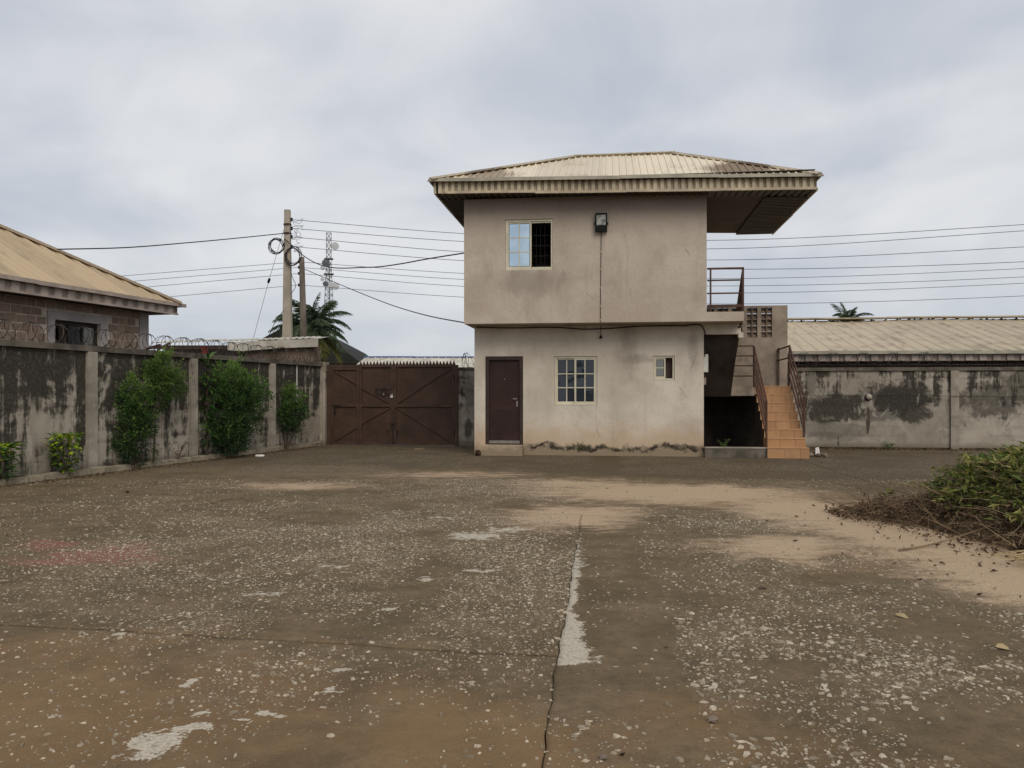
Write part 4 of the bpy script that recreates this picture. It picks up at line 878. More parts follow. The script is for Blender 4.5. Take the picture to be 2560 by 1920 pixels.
kb = bpy.data.objects.new('kerb', None); COL.objects.link(kb); kb['kind'] = 'structure'; kb.location = WL(0, 0); kb.rotation_euler = (0, 0, WANG)
t = -9.0; ky = lambda t: -.40 + .024 * (t + 1)
while t < 11.3:
    L = random.uniform(.42, .62); z = .125 + random.uniform(-.015, .012); y = ky(t) + random.uniform(-.012, .012); a = random.uniform(-.012, .012)
    m = MB().add([(t, y, -.1), (t + L - .02, y + a, -.1), (t + L - .02, y + .13, -.1), (t, y + .13, -.1), (t + .004, y + .004, z - .02), (t + L - .024, y + a + .004, z - .02), (t + L - .03, y + .125, z + .0), (t + .01, y + .125, z)], [(3, 2, 1, 0), (4, 5, 6, 7), (0, 1, 5, 4), (1, 2, 6, 5), (2, 3, 7, 6), (3, 0, 4, 7)])
    m.build('kerb_stone', M['kerb'], kb); t += L
bed = MB().add([(-9, -.3, .085), (11.4, -.12, .085), (11.4, .0, .1), (-9, .0, .1)], [(0, 1, 2, 3)]).build('planting_bed', M['soil']); bed.location = WL(0, 0); bed.rotation_euler = (0, 0, WANG); bed['kind'] = 'structure'
# dirt and litter gathered along the kerb and the far wall
n = 3000; tt = rng.uniform(-3, 11, n); yy = np.array([ky(t) for t in tt]) - rng.exponential(.11, n); P = np.array([WL(a, b, .006) for a, b in zip(tt, yy)])
dv = rng.normal(size=(n, 3)); dv[:, 2] *= .25; o = leaf_mesh('leaf_litter', P, dv, rng.uniform(.02, .06, n), .5, M['leaf_dry']); o['kind'] = 'stuff'; o['label'] = 'dry leaf litter gathered along the kerb of the side wall'
n = 900; uu = rng.uniform(8.5, 17, n); vv = 3.4 - rng.exponential(.12, n); P = np.array([BW(a, b, .008) for a, b in zip(uu, vv)]); dv = rng.normal(size=(n, 3)); dv[:, 2] = abs(dv[:, 2]) * .5
o = leaf_mesh('ground_weeds', P, dv, rng.uniform(.03, .09, n), .4, M['leaf_dry']); o['kind'] = 'stuff'; o['label'] = 'dry weeds and litter at the foot of the stained wall'

# ------------------------------------------------------------------ house beyond the side wall
H = thing('block_house', 'single-storey block house with tan hip roof behind the side wall', 'house', WL(0, 0), WANG)
HC, HY = 6.70, 2.40
hw = MB(); wall_panel(hw, -10, HC, -.1, 3.95, HY, HY + .2, [(3.74, 5.07, 2.15, 3.3)]); hw.box(HC - .2, HC, HY + .2, 12, -.1, 3.95); hw.box(-10, HC - .2, 11.8, 12, -.1, 3.95); hw = hw.build('wall', M['mortar'], H)
blk = MB().box(.012, .248, -.016, .0, .012, .178).build('block', M['block'], hw); first = True; r_i = 0
z = 2.02
while z < 3.8:
    x = HC - .31 - (.13 if r_i % 2 else 0)
    while x > -.6:
        xa = x - .26
        if not (xa < 5.07 + .17 and x > 3.74 - .17 and z < 3.3 + .2):
            loc = (xa, HY - .001 + random.uniform(-.004, .004), z)
            if first: blk.location = loc; first = False
            else: copy_child(blk, hw, loc, (0, random.uniform(-.008, .008), 0), (random.uniform(.9, 1.0), 1, random.uniform(.9, 1.03)))
        x -= .26
    z += .19; r_i += 1
MB().box(HC - .3, HC + .02, HY - .03, HY + .1, -.1, 3.8).build('corner_band', M['render_grey'], H)
sb = MB(); sb.box(3.54, 3.735, HY - .035, HY + .05, 2.0, 3.5).box(5.075, 5.27, HY - .035, HY + .05, 2.0, 3.5).box(3.735, 5.075, HY - .035, HY + .05, 3.305, 3.5).build('window_band', M['render_grey'], H)
hwn = MB().box(3.745, 3.80, HY + .06, HY + .12, 2.16, 3.29).box(5.01, 5.065, HY + .06, HY + .12, 2.16, 3.29).box(3.8, 5.01, HY + .06, HY + .12, 3.22, 3.29).box(4.2, 4.25, HY + .07, HY + .12, 2.16, 3.22).box(4.6, 4.65, HY + .065, HY + .12, 2.16, 3.22).build('window', M['dark_iron'], H)
MB().box(4.25, 4.6, HY + .1, HY + .106, 2.2, 3.2).build('pane', M['glass'], hwn); MB().box(4.65, 5.01, HY + .1, HY + .106, 2.2, 3.2).build('pane', M['glass_pale'], hwn)
MB().bar((3.95, HY + .0, 2.75), (4.45, HY + .02, 2.45), .02, .05).bar((4.5, HY + .02, 2.5), (4.95, HY + .0, 2.8), .02, .05).build('window_stay', M['dark_iron'], hwn)
MB().box(-3, 6, HY + 2.2, HY + 2.3, 0, 3.9).build('room_wall', M['room'], H)
HR = bpy.data.objects.new('roof', None); COL.objects.link(HR); HR.parent = H
ET, EY, EZ, SL, RG = 7.30, 1.80, 4.0, .573, 5.2
ribbed('roofing_sheet', lambda s, t, h: (s, EY + RG * t, EZ + SL * RG * t + h), -9, ET, z_, lambda s: max(0, min(1, (ET - s) / RG)), M['roof_house'], HR, pitch=.26, rh=.035, rw=.05, sw=.03, sheet=1.04)
ribbed('roofing_sheet', lambda s, t, h: (ET - RG * t, s, EZ + SL * RG * t + h), EY, EY + 2 * RG, z_, lambda s: max(0, min(1, (s - EY) / RG, (EY + 2 * RG - s) / RG)), M['roof_house'], HR, pitch=.26, rh=.035, rw=.05, sw=.03, sheet=1.04)
ribbed('roofing_sheet', lambda s, t, h: (s, EY + RG * (2 - t), EZ + SL * RG * t + h), -9, ET, z_, lambda s: max(0, min(1, (ET - s) / RG)), M['roof_house'], HR, pitch=.2, rh=.03, rw=.03, sheet=1.5)
hc = MB()
for p, q in (((ET, EY, EZ), (ET - RG, EY + RG, EZ + SL * RG)), ((ET - RG, EY + RG, EZ + SL * RG), (-9, EY + RG, EZ + SL * RG))):
    p, q = Vector(p), Vector(q); dd = (q - p).normalized(); sd = dd.cross(Vector((0, 0, 1))).normalized() * .2; u_ = Vector((0, 0, .07)); dn = Vector((0, 0, -.085))
    hc.add([p + u_ + sd + dn, p + u_ * 1.2, p + u_ - sd + dn, q + u_ + sd + dn, q + u_ * 1.2, q + u_ - sd + dn], [(0, 1, 4, 3), (1, 2, 5, 4), (3, 4, 1, 0), (4, 5, 2, 1)])
hc.build('ridge_cap', M['roof_house'], HR)
edge_trim((-9, EY - .02, EZ - .01), (ET + .12, EY - .02, EZ - .01), .06, .09, 'eaves_trim', M['fascia_house'], parent=HR); edge_trim((ET + .02, EY, EZ - .01), (ET + .02, 12, EZ - .01), .06, .09, 'eaves_trim', M['fascia_house'], parent=HR)
fascia((-9, EY + .05), (ET - .12, EY + .05), (0, -1), EZ - .05, EZ - .05, .2, M['fascia_house'], HR, M['trim'], pitch=.36)
fascia((ET - .12, EY + .05), (ET - .12, 12), (1, 0), EZ - .05, EZ - .05, .2, M['fascia_house'], HR, M['trim'], pitch=.36)
MB().box(-9, ET - .1, EY + .03, EY + .07, EZ - .29, EZ - .245).build('fascia_trim', M['fascia_house'], HR)
MB().box(-9, ET - .13, EY + .1, HY + .2, EZ - .27, EZ - .25).box(HC, ET - .13, HY + .2, 12, EZ - .27, EZ - .25).build('soffit_board', M['soffit_board'], HR)

# ------------------------------------------------------------------ shed, roofs behind the gate and the wall
SH = thing('shed', 'low stained shed with pale sheet roof behind the side wall', 'shed', (-9.2, 26.5, 0), math.radians(-1))
MB().box(-2.55, .3, .5, 1.2, -.1, 3.15).build('pale_wall', M['shed_pink'], SH); MB().box(.3, 2.62, .12, 1.0, -.1, 3.2).build('stained_wall', M['shed_wall'], SH)
ribbed('roofing_sheet', lambda s, t, h: (s, -.05 + 1.4 * t, 3.27 + (s + 2.8) * .028 + .16 * t + h), -2.8, 2.82, z_, lambda s: 1.0, M['shed_roof'], SH, pitch=.2, rh=.025, rw=.06, sheet=1.1, jit=.015)
MB().add([(-.2, -.06, 3.32), (2.8, -.06, 3.42), (2.8, -.06, 3.16), (1.6, -.06, 3.12), (.3, -.06, 3.02), (-.2, -.06, 3.05), (-.2, -.02, 3.32), (2.8, -.02, 3.42), (2.8, -.02, 3.16), (1.6, -.02, 3.12), (.3, -.02, 3.02), (-.2, -.02, 3.05)], [(5, 4, 3, 2, 1, 0), (6, 7, 8, 9, 10, 11), (0, 1, 7, 6), (1, 2, 8, 7), (2, 3, 9, 8), (3, 4, 10, 9), (4, 5, 11, 10), (5, 0, 6, 11)]).build('fascia_board', M['shed_roof'], SH)
MB().box(-2.78, -.2, .1, .14, 3.1, 3.22).build('fascia_board', M['soffit_board'], SH)

FR = thing('long_building', 'long low building with ribbed tan roof behind the stained wall', 'building', BW(0, 5.5), TH)
ribbed('roofing_sheet', lambda s, t, h: (s, -.05 + 5.9 * t, 2.92 + 1.5 * t + h + .03 * math.sin(s * .9) * t), 6.5, 34, z_, lambda s: 1.0, M['roof_far'], FR, pitch=.43, rh=.035, rw=.05, sw=.05, sheet=1.29, jit=.004)
ribbed('roofing_sheet', lambda s, t, h: (s, 11.75 - 5.9 * t, 2.92 + 1.5 * t + h), 6.5, 34, z_, lambda s: 1.0, M['roof_far'], FR, pitch=.52, rh=.05, rw=.05, sheet=2.6)
edge_trim((6.5, 5.85, 4.5), (34, 5.85, 4.53), .46, .05, 'ridge_cap', M['roof_far'], 2.5, FR); edge_trim((6.5, -.08, 2.9), (34, -.08, 2.9), .06, .1, 'eaves_trim', M['trim'], 2.6, FR)
fascia((6.5, .0), (34, .0), (0, -1), 2.86, 2.86, .22, M['fascia_house'], FR, M['trim'], pitch=.4)
MB().box(6.6, 33.9, .9, 11, -.1, 2.75).build('wall', M['shed_wall'], FR); MB().box(6.5, 34, .02, .95, 2.62, 2.64).build('soffit_board', M['soffit_board'], FR)

GR = thing('grey_building', 'low building with grey roof and blue ridge behind the gate', 'building', (0, 43, 0), math.radians(-1))
ribbed('roofing_sheet', lambda s, t, h: (s + .35 * t, 2.2 * t, 2.95 + .72 * t + h), -8.7, 3.0, z_, lambda s: 1.0, M['shed_roof'], GR, pitch=.4, rh=.04, rw=.06, sheet=1.6)
edge_trim((-8.4, 2.2, 3.7), (3.0, 2.2, 3.71), .2, .06, 'ridge_cap', M['blue_ridge'], 3.0, GR)
MB().box(-8.5, 3.0, .3, 6, -.1, 2.93).build('wall', M['shed_wall'], GR)
DG = thing('dark_roofed_building', 'building with dark sloping roof behind the palm and gate', 'building', (-9.3, 50, 0), 0)
MB().prism([(-.05, 3.5), (-1.55, 4.6), (-4.4, 6.1), (-7.2, 4.6), (-7.2, 3.5)], 0, 9).build('roof', M['roof_dark'], DG); MB().box(-7, -.2, .3, 8.7, -.1, 3.5).build('wall', M['shed_wall'], DG)

# ------------------------------------------------------------------ poles and wires
P1 = thing('utility_pole', 'tall tapered concrete utility pole with cable coils', 'utility pole', (-8.42, 30, 0), 0)
MB().add([(x * w, y * w2, z) for z, w, w2 in ((-.1, .19, .14), (3.5, .165, .125), (8.5, .1, .09)) for x, y in ((-1, -1), (1, -1), (1, 1), (-1, 1))], [(0, 1, 5, 4), (1, 2, 6, 5), (2, 3, 7, 6), (3, 0, 4, 7), (4, 5, 9, 8), (5, 6, 10, 9), (6, 7, 11, 10), (7, 4, 8, 11), (8, 9, 10, 11)]).build('shaft', M['pole'], P1)
for z in (8.14, 7.81, 7.49, 7.13):
    MB().lathe([(.02, -.07), (.045, -.05), (.03, 0), (.045, .05), (.02, .07)], (.16, 0, z), (0, 0, 1), 10).build('insulator', M['dark_iron'], P1)
for z in (7.95, 7.62): MB().lathe([(.15, -.03), (.155, 0), (.15, .03)], (0, 0, z), (0, 0, 1), 8).build('band', M['dark_iron'], P1)
P2 = thing('utility_pole', 'shorter weathered pole standing behind the concrete pole', 'utility pole', (-9.97, 38, 0), 0)
MB().tube([(.1, 0, -.1), (.08, 0, 4), (-.02, 0, 8.1)], [.19, .17, .125], 10).build('shaft', M['pole_wood'], P2)
for z in (7.87, 7.61, 7.32, 6.77): MB().lathe([(.02, -.07), (.045, -.05), (.03, 0), (.045, .05), (.02, .07)], (-.15, -.05, z), (0, 0, 1), 10).build('insulator', M['dark_iron'], P2)

top = [[(-8.26, 30.0, 8.14), (-1.75, 29.18, 7.45), (6.89, 28.12, 7.0), (17.19, 26.86, 7.29)], [(-8.26, 30.0, 7.81), (-1.75, 29.18, 7.16), (6.89, 28.12, 6.7), (17.19, 26.86, 7.08)], [(-8.26, 30.0, 7.49), (-1.75, 29.18, 6.78), (6.89, 28.12, 6.31), (17.19, 26.86, 6.54)], [(-8.26, 30.0, 7.13), (-1.75, 29.18, 6.46), (6.89, 28.12, 5.99), (17.19, 26.86, 6.04)]]
low = [[(-20.17, 39.25, 7.31), (-10.12, 37.95, 7.87), (-2.22, 37.04, 7.18), (8.75, 35.7, 6.74), (21.82, 34.09, 6.95)], [(-19.48, 39.16, 7.04), (-10.12, 37.95, 7.61), (-2.22, 37.04, 6.9), (8.75, 35.7, 6.42), (21.82, 34.09, 6.59)], [(-18.34, 39.02, 6.77), (-10.12, 37.95, 7.32), (-2.22, 37.04, 6.58), (8.75, 35.7, 6.1), (21.82, 34.09, 6.32)], [(-16.8, 38.83, 6.3), (-10.12, 37.95, 6.77), (-2.22, 37.04, 6.08), (8.75, 35.7, 5.62), (21.82, 34.09, 5.78)]]
ordl = ['topmost', 'second highest', 'third highest', 'lowest']
def ext(p, q, k_): return tuple(q[i] + (q[i] - p[i]) * k_ for i in range(3))
for i, l in enumerate(top):
    l = l + [ext(l[-2], l[-1], 1.5)[:2] + (l[-1][2] + .9,)]
    o = MB().tube(spline(l, 50), .0105, 5).build('power_line', M['bare_wire']); tag(o, f'{ordl[i]} of four bare wires tied to the tall concrete pole', 'power line', 'power lines from the tall pole')
for i, l in enumerate(low):
    l = [ext(l[1], l[0], .8)] + l + [ext(l[-2], l[-1], 1.0)[:2] + (l[-1][2] + .7,)]
    pts = spline(l[:3], 20) + spline(l[2:], 40)[1:]
    o = MB().tube(pts, .0115, 5).build('power_line', M['bare_wire']); tag(o, f'{ordl[i]} of four bare wires tied to the shorter pole', 'power line', 'power lines from the shorter pole')
def cable(pts, r, label, n=40, mat='wire', name='service_cable'):
    o = MB().tube(spline(pts, n), r, 6).build(name, M[mat]); return tag(o, label, 'cable')
cable([(-8.5, 29.9, 7.4), (-7.54, 29, 6.6), (-4.5, 25, 5.56), (-3.22, 23, 5.34), (-2.19, 21.9, 5.32), tuple(BW(UL - .01, .3, 5.4))], .018, 'thick black cable sagging from the tall pole to the upper floor')
cable([(-9.82, 37.85, 7.51), (-6.6, 33, 5.91), (-3.85, 27.5, 4.56), (-2.4, 24, 3.92), tuple(BW(UL - .01, -.4, 3.44))], .016, 'black cable sloping from the shorter pole down to the overhang corner')
cable([(-8.55, 29.9, 7.6), (-10.0, 25, 6.34), (-10.78, 22, 5.62), (-11.3, 19.9, 5.2)], .016, 'black cable from the tall pole to the house roof')
cable([(-8.55, 29.88, 4.7), (-8.91, 30.1, 4.32), (-9.2, 30.3, 3.85), (-9.6, 30.4, 3.5)], .011, 'short cable drooping from the pole to the shed roof')
cable([(-8.28, 29.9, 6.36), (-8.3, 30.2, 6.04), (-8.25, 30.5, 5.75), (-8.28, 30.1, 5.41), (-8.3, 29.9, 5.26)], .011, 'loose cable loop hanging down the tall pole')
sy = thing('stay_wire', 'thin stay wire slanting down from the tall pole with black insulator', 'stay wire', (-8.5, 30, 0), 0)
MB().tube([(-.05, .1, 7.9), (-.92, 1, 5.99), (-2.2, 2.3, 2.9), (-3.1, 3.2, .0)], .008, 5).build('strand', M['bare_wire'], sy); MB().lathe([(.03, -.1), (.05, -.08), (.05, .08), (.03, .1)], (-.92, 1, 5.99), (.5, -.5, 1), 8).build('insulator', M['black'], sy)
def coil(c, r, n, label, tilt):
    pts = []; 
    for i in range(n * 18):
        g_ = 2 * math.pi * i / 18; q = r * (1 + .12 * math.sin(i * .37)); w = .05 * math.sin(i * .21); pts.append((c[0] + (q * math.cos(g_) + w) * math.cos(tilt), c[1] + q * math.cos(g_) * math.sin(tilt), c[2] + q * 1.05 * math.sin(g_) + w * .6))
    o = MB().tube(pts, .012, 5).build('cable_coil', M['wire']); tag(o, label, 'cable coil')
coil((-8.80, 29.8, 7.1), .25, 6, 'loose coil of spare cable hung left of the tall pole', .3)
coil((-8.18, 29.8, 6.72), .30, 5, 'large coil of black cable hung between the two poles', -.2)
tg = MB()
for q in range(5):
    z = 8.1 - q * .24; pts = [(-8.25, 29.95, z)]
    for i in range(7): pts.append((-8.2 + random.uniform(0, .42), 29.95, z - .05 * i + random.uniform(-.12, .12)))
    tg.tube(spline(pts, 30), .006, 4)
o = tg.build('jumper_wires', M['wire'], P1); o.matrix_parent_inverse = Matrix.Translation((8.42, -30, 0)); o['kind'] = 'stuff'

# ------------------------------------------------------------------ lattice tower
T = thing('lattice_tower', 'tall grey lattice telecom mast with dishes far behind the palm', 'tower', (-45.8, 200, 0), .22)
half = lambda z: 2.1 - 1.5 * min(1, z / 34) if z < 34 else .6
lat = MB(); zs = list(np.arange(0, 41.9, 1.55)); cor = ((-1, -1), (1, -1), (1, 1), (-1, 1))
for za, zb in zip(zs, zs[1:]):
    for i in range(4):
        a, b = cor[i], cor[(i + 1) % 4]; ha, hb_ = half(za), half(zb)
        lat.bar((a[0] * ha, a[1] * ha, za), (a[0] * hb_, a[1] * hb_, zb), .14, .14); lat.bar((a[0] * ha, a[1] * ha, za), (b[0] * hb_, b[1] * hb_, zb), .085, .085); lat.bar((b[0] * ha, b[1] * ha, za), (a[0] * hb_, a[1] * hb_, zb), .07, .07); lat.bar((a[0] * hb_, a[1] * hb_, zb), (b[0] * hb_, b[1] * hb_, zb), .085, .085)
lat.build('lattice', M['tower'], T)
for z in (35.3, 14.0, 31.5): MB().box(-half(z) - .5, half(z) + .5, -half(z) - .5, half(z) + .5, z, z + .12).build('platform', M['tower'], T)
MB().bar((.2, -.9, 8), (.1, -.7, 34), .3, .2).build('ladder', M['tower'], T)
for px, pz, r, dk in ((1.5, 38.5, .95, 0), (-.75, 34.2, .95, 1), (-1.5, 33.0, .6, 0), (1.6, 28.5, .95, 0), (.5, 28.8, .75, 0), (-1.6, 30.1, .45, 0), (-.8, 29.0, .7, 1), (1.1, 24.0, .8, 0)):
    dsh = MB().lathe([(0, .0), (r * .98, .05), (r, .25), (r * .9, .5), (.12, .62)], (px, -1.1, pz), (.1, 1, 0), 20).build('dish', M['dish_dark' if dk else 'dish'], T); MB().bar((px, -.9, pz), (px * .3, 0, pz), .1, .1).build('mount', M['tower'], dsh)

# ------------------------------------------------------------------ palms
def palm(loc, crown, n, L, label, seed, old=0, spread=1.0):
    global rng
    rng = np.random.default_rng(seed); random.seed(seed)
    root = thing('coconut_palm', label, 'palm tree', loc, 0)
    MB().tube(spline([(0, 0, -.2), (.1, 0, crown * .4), (0, 0, crown)], 12), .17, 10, r1=.12).build('trunk', M['bark'], root)
    for i in range(n):
        az = 2 * math.pi * (i * .381966) + random.uniform(-.2, .2); el = math.radians(82 - 105 * (i / max(1, n - 1)) ** .9 + random.uniform(-8, 8)); Lf = L * random.uniform(.85, 1.1) * (.8 if i < 3 else 1)
        p = np.array([0, 0, crown]); dirv = np.array([math.cos(az) * math.cos(el), math.sin(az) * math.cos(el), math.sin(el)]); rach = [p]; bend = random.uniform(.055, .085)
        for q in range(18):
            p = p + dirv * Lf / 18; dirv = dirv + np.array([0, 0, -bend * (1 + q * .05)]); dirv /= np.linalg.norm(dirv); rach.append(p)
        rach = np.array(rach); pos = []; dr = []; ln_ = []
        for q in np.linspace(.12, 1, 52):
            f = q * 18; i0 = min(int(f), 17); c = rach[i0] + (rach[i0 + 1] - rach[i0]) * (f - i0); tn = rach[i0 + 1] - rach[i0]; tn /= np.linalg.norm(tn); sd = np.cross(tn, [0, 0, 1]); sd /= np.linalg.norm(sd) + 1e-6
            for sgn in (-1, 1):
                pos.append(c); dr.append(sd * sgn * .8 + tn * .75 + np.array([0, 0, -.28 - .3 * random.random()])); ln_.append(L * .30 * math.sin(math.pi * (.12 + .8 * q)) * random.uniform(.8, 1.1))
        isold = i >= n - old
        fr = leaf_mesh('frond', pos, dr, ln_, .085, M['frond_old' if isold else 'frond'], root, fold=.02, droop=.12)
        MB().tube([tuple(x) for x in rach[::2]], .028, 5, r1=.006).build('rachis', M['frond_old' if isold else 'frond'], fr)
palm((-10.55, 42, 0), 5.0, 36, 2.4, 'coconut palm with drooping yellowed lower fronds behind the shed', 5, old=5)
palm((25.2, 60, 0), 7.0, 24, 1.9, 'distant coconut palm showing above the long tan roof', 9)
rng = np.random.default_rng(4); random.seed(4)

# ------------------------------------------------------------------ shrubs along the side wall
def shrub(t, y, label, clumps, leaf, ratio, mat, stems, grp='shrubs along the side wall', name='shrub', up_=.35):
    root = thing(name, label, 'shrub', WL(t, y, .08), WANG, grp)
    pos = []; dr = []; tn = []; zt = max(c[2] + r[2] for c, r, n in clumps)
    for c, r, n in clumps:
        n = int(n * 1.45); k_ = max(6, n // 30); cc, q = blob_points(k_, c, np.array(r) * .92, .25)
        cc = np.array(c) + (cc - np.array(c)) * rng.uniform(.7, 1.42, (k_, 1))
        for j in range(k_):
            m = int(n / k_ * random.uniform(.5, 1.5)); e = random.uniform(.05, .13); ax = q[j] * .8 + np.array([0, 0, .5]); sub, q2 = blob_points(m, cc[j], (e, e, e * .8), .1)
            sub = sub + ax * (rng.random(m)[:, None] ** 2) * random.uniform(.02, .16); out = (sub - np.array(c)) / np.array(r)
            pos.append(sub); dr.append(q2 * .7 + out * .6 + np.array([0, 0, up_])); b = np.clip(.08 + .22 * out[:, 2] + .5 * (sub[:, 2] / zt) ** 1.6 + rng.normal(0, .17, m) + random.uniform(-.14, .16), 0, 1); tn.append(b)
    for c, r, n in clumps:
        for j in range(9):
            q = rng.normal(size=3); q[2] = abs(q[2]) * 1.1 + .15; q /= np.linalg.norm(q); a0 = np.array(c) + q * np.array(r) * .8; L_ = random.uniform(.14, .38); q2 = q + np.array([0, 0, .5]) + rng.normal(0, .25, 3); q2 /= np.linalg.norm(q2)
            if (a0 + q2 * L_)[1] > -y - .06 or abs((a0 + q2 * L_)[0]) > .95: continue
            MB().tube([tuple(a0 - q2 * .1), tuple(a0 + q2 * L_)], .006, 4, r1=.003).build('stem', M['bark'], root)
            f = rng.random(16)[:, None]; pos.append(a0 + q2 * L_ * f + rng.normal(0, .012, (16, 3))); dr.append(rng.normal(0, .8, (16, 3)) + q2 * .8); tn.append(np.clip(.55 + .3 * f[:, 0] + rng.normal(0, .15, 16), 0, 1))
    pos = np.concatenate(pos); pos[:, 2] = np.maximum(pos[:, 2], .02); pos[:, 1] = np.minimum(pos[:, 1], -y - .03); n = len(pos)
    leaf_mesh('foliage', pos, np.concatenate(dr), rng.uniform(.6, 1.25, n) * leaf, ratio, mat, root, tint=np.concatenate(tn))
    for s in stems: MB().tube(spline(s, 10), .022, 6, r1=.007).build('stem', M['bark'], root)
    return root
shrub(3.18, -.3, 'dense narrow green shrub reaching from ground to mid wall', [((0, 0, 1.45), (.3, .26, .38), 1500), ((.08, -.04, .95), (.42, .3, .4), 2000), ((-.05, -.02, .45), (.4, .28, .42), 1500)], .055, .5, M['leaf_dark'], [[(0, 0, -.1), (.05, 0, .6), (0, 0, 1.5)], [(.05, 0, -.1), (.2, -.05, .5), (.25, -.05, 1.1)], [(-.05, 0, -.1), (-.2, -.05, .5), (-.2, 0, 1.0)]])
shrub(4.15, -.22, 'small tree-like shrub with rounded crown on a bare stem', [((-.1, 0, 2.05), (.42, .3, .42), 1900), ((.2, -.05, 1.75), (.42, .3, .45), 1700), ((-.15, 0, 1.45), (.35, .25, .4), 900)], .05, .5, M['leaf_mid'], [[(-.3, 0, -.1), (-.26, 0, .6), (-.2, 0, 1.3), (-.05, 0, 2.1)], [(-.2, 0, 1.1), (.05, 0, 1.5), (.25, 0, 1.9)]])
shrub(6.62, -.3, 'largest bush, wide and dark green, spreading from wall top to kerb', [((-.2, -.1, 1.75), (.82, .42, .52), 3000), ((.42, -.15, 1.45), (.82, .42, .6), 2800), ((-.25, -.12, .95), (.85, .42, .65), 2800), ((-.35, -.12, .38), (.7, .35, .4), 2000), ((.35, -.12, .75), (.55, .35, .4), 1100)], .06, .5, M['leaf_dark'], [[(0, 0, -.1), (-.1, -.05, .8), (-.2, -.1, 1.8)], [(.1, 0, -.1), (.3, -.1, .7), (.6, -.1, 1.5)], [(-.1, 0, -.1), (-.4, -.1, .6), (-.6, -.1, 1.2)], [(.05, 0, 0), (.5, -.1, .45), (.9, -.12, .7)]])
shrub(9.35, -.2, 'small open shrub on thin bare stems nearest the gate', [((0, -.05, 1.35), (.5, .3, .42), 1700), ((.2, -.08, .95), (.5, .3, .4), 1400), ((-.2, -.05, .85), (.4, .25, .4), 900), ((.05, -.06, .5), (.35, .22, .3), 350)], .055, .5, M['leaf_dark'], [[(-.15, 0, -.1), (-.1, 0, .4), (.0, 0, 1.2)], [(-.1, 0, -.1), (.12, -.05, .4), (.3, -.05, 1.0)], [(-.2, 0, -.1), (-.28, 0, .4), (-.3, 0, .9)]])

def single_leaf(L, ratio, mat, name='leaf'):
    w = L * ratio / 2
    v = [(0, 0, 0), (L * .3, w * .85, .06 * L), (L * .6, w, .05 * L), (L, 0, -.12 * L), (L * .6, -w, .05 * L), (L * .3, -w * .85, .06 * L), (L * .3, 0, .0), (L * .6, 0, -.01 * L)]
    return link_mesh(name, v, [(0, 6, 1), (1, 6, 7, 2), (2, 7, 3), (0, 5, 6), (5, 4, 7, 6), (4, 3, 7)], mat)
def leafy_plant(root, spots, L, ratio, mats, top_bias=.5):
    protos = {}
    for p, az, el, sc in spots:
        m = mats[0] if random.random() < top_bias + .9 * (p[2] - .5) else mats[1]
        if m.name not in protos: protos[m.name] = lf_ = single_leaf(L, ratio, m); lf_.parent = root; o = lf_
        else: o = copy_child(protos[m.name], root)
        o.location = p; o.rotation_euler = (random.uniform(-.5, .5), -el, az); o.scale = (sc,) * 3
for tt, yy, hgt, rad, lab in ((1.41, -.28, .78, .3, 'yellow-green leafy plant against the wall in front of the first pilaster'), (.02, -.28, .66, .34, 'yellow-green leafy plant at the near end of the kerb')):
    root = thing('croton_plant', lab, 'plant', WL(tt, yy, .08), WANG, 'yellow-green plants by the kerb')
    for j in range(5): MB().tube(spline([(0, 0, -.05), (random.uniform(-.1, .1), random.uniform(-.1, .05), hgt * .45), (random.uniform(-.2, .2), random.uniform(-.16, .08), hgt * .85)], 8), .012, 5, r1=.005).build('stem', M['bark'], root)
    spots = []
    for j in range(330):
        z = hgt * (1 - random.random() ** 1.8 * .95); rr = rad * (.35 + .65 * math.sin(min(1, z / hgt) * 2.2)); a = random.uniform(0, 6.28); q = rr * random.random() ** .5
        spots.append(((q * math.cos(a), max(-.32, min(.12, q * math.sin(a) * .8)), z * .95 + random.uniform(-.03, .03)), a + random.uniform(-.6, .6), random.uniform(-.5, .7), random.uniform(.7, 1.3)))
    leafy_plant(root, spots, .125, .46, (M['leaf_lime'], M['leaf_deep']), .55 if hgt > .7 else .45)
root = thing('tall_leafy_plant', 'tall stalk with long hanging dark leaves beside the largest bush', 'plant', WL(5.72, -.2, .08), WANG)
MB().tube(spline([(0, 0, -.05), (-.03, 0, 1.2), (.02, -.02, 2.35)], 12), .02, 6, r1=.008).build('stem', M['bark'], root)
spots = []
for j in range(70):
    z = .5 + 1.9 * (j / 69); spots.append(((random.uniform(-.03, .03), random.uniform(-.05, .02), z), j * 2.4, random.uniform(-.75, .25) if z < 2.1 else random.uniform(.0, .9), random.uniform(.75, 1.2)))
leafy_plant(root, spots, .3, .24, (M['leaf_deep'], M['leaf_deep']))
def weed(loc, h, n, label, mat, rz=0):
    root = thing('weed', label, 'weed', loc, rz); pos = []; dr = []
    for j in range(max(4, n // 14)):
        a = random.uniform(0, 6.28); st = [(0, 0, -.02), (math.cos(a) * h * .25, math.sin(a) * h * .25, h * .5), (math.cos(a) * h * .5, math.sin(a) * h * .5, h * random.uniform(.6, 1))]
        S_ = spline(st, 8); MB().tube(S_, .004, 4, r1=.002).build('stem', M['twig'], root)
        for q in range(14): p = S_[1 + q % 7]; pos.append(p); dr.append((random.gauss(0, 1), random.gauss(0, 1), .4))
    leaf_mesh('foliage', pos, dr, rng.uniform(.04, .09, len(pos)), .4, mat, root); return root
weed(BW(2.75, -.03, .12), .28, 60, 'small green weed growing from the crack at the wall foot', M['leaf_mid'], TH)
weed(BW(6.4, -.02, .2), .3, 80, 'dark weed growing in the hollow under the landing', M['leaf_dark'], TH)
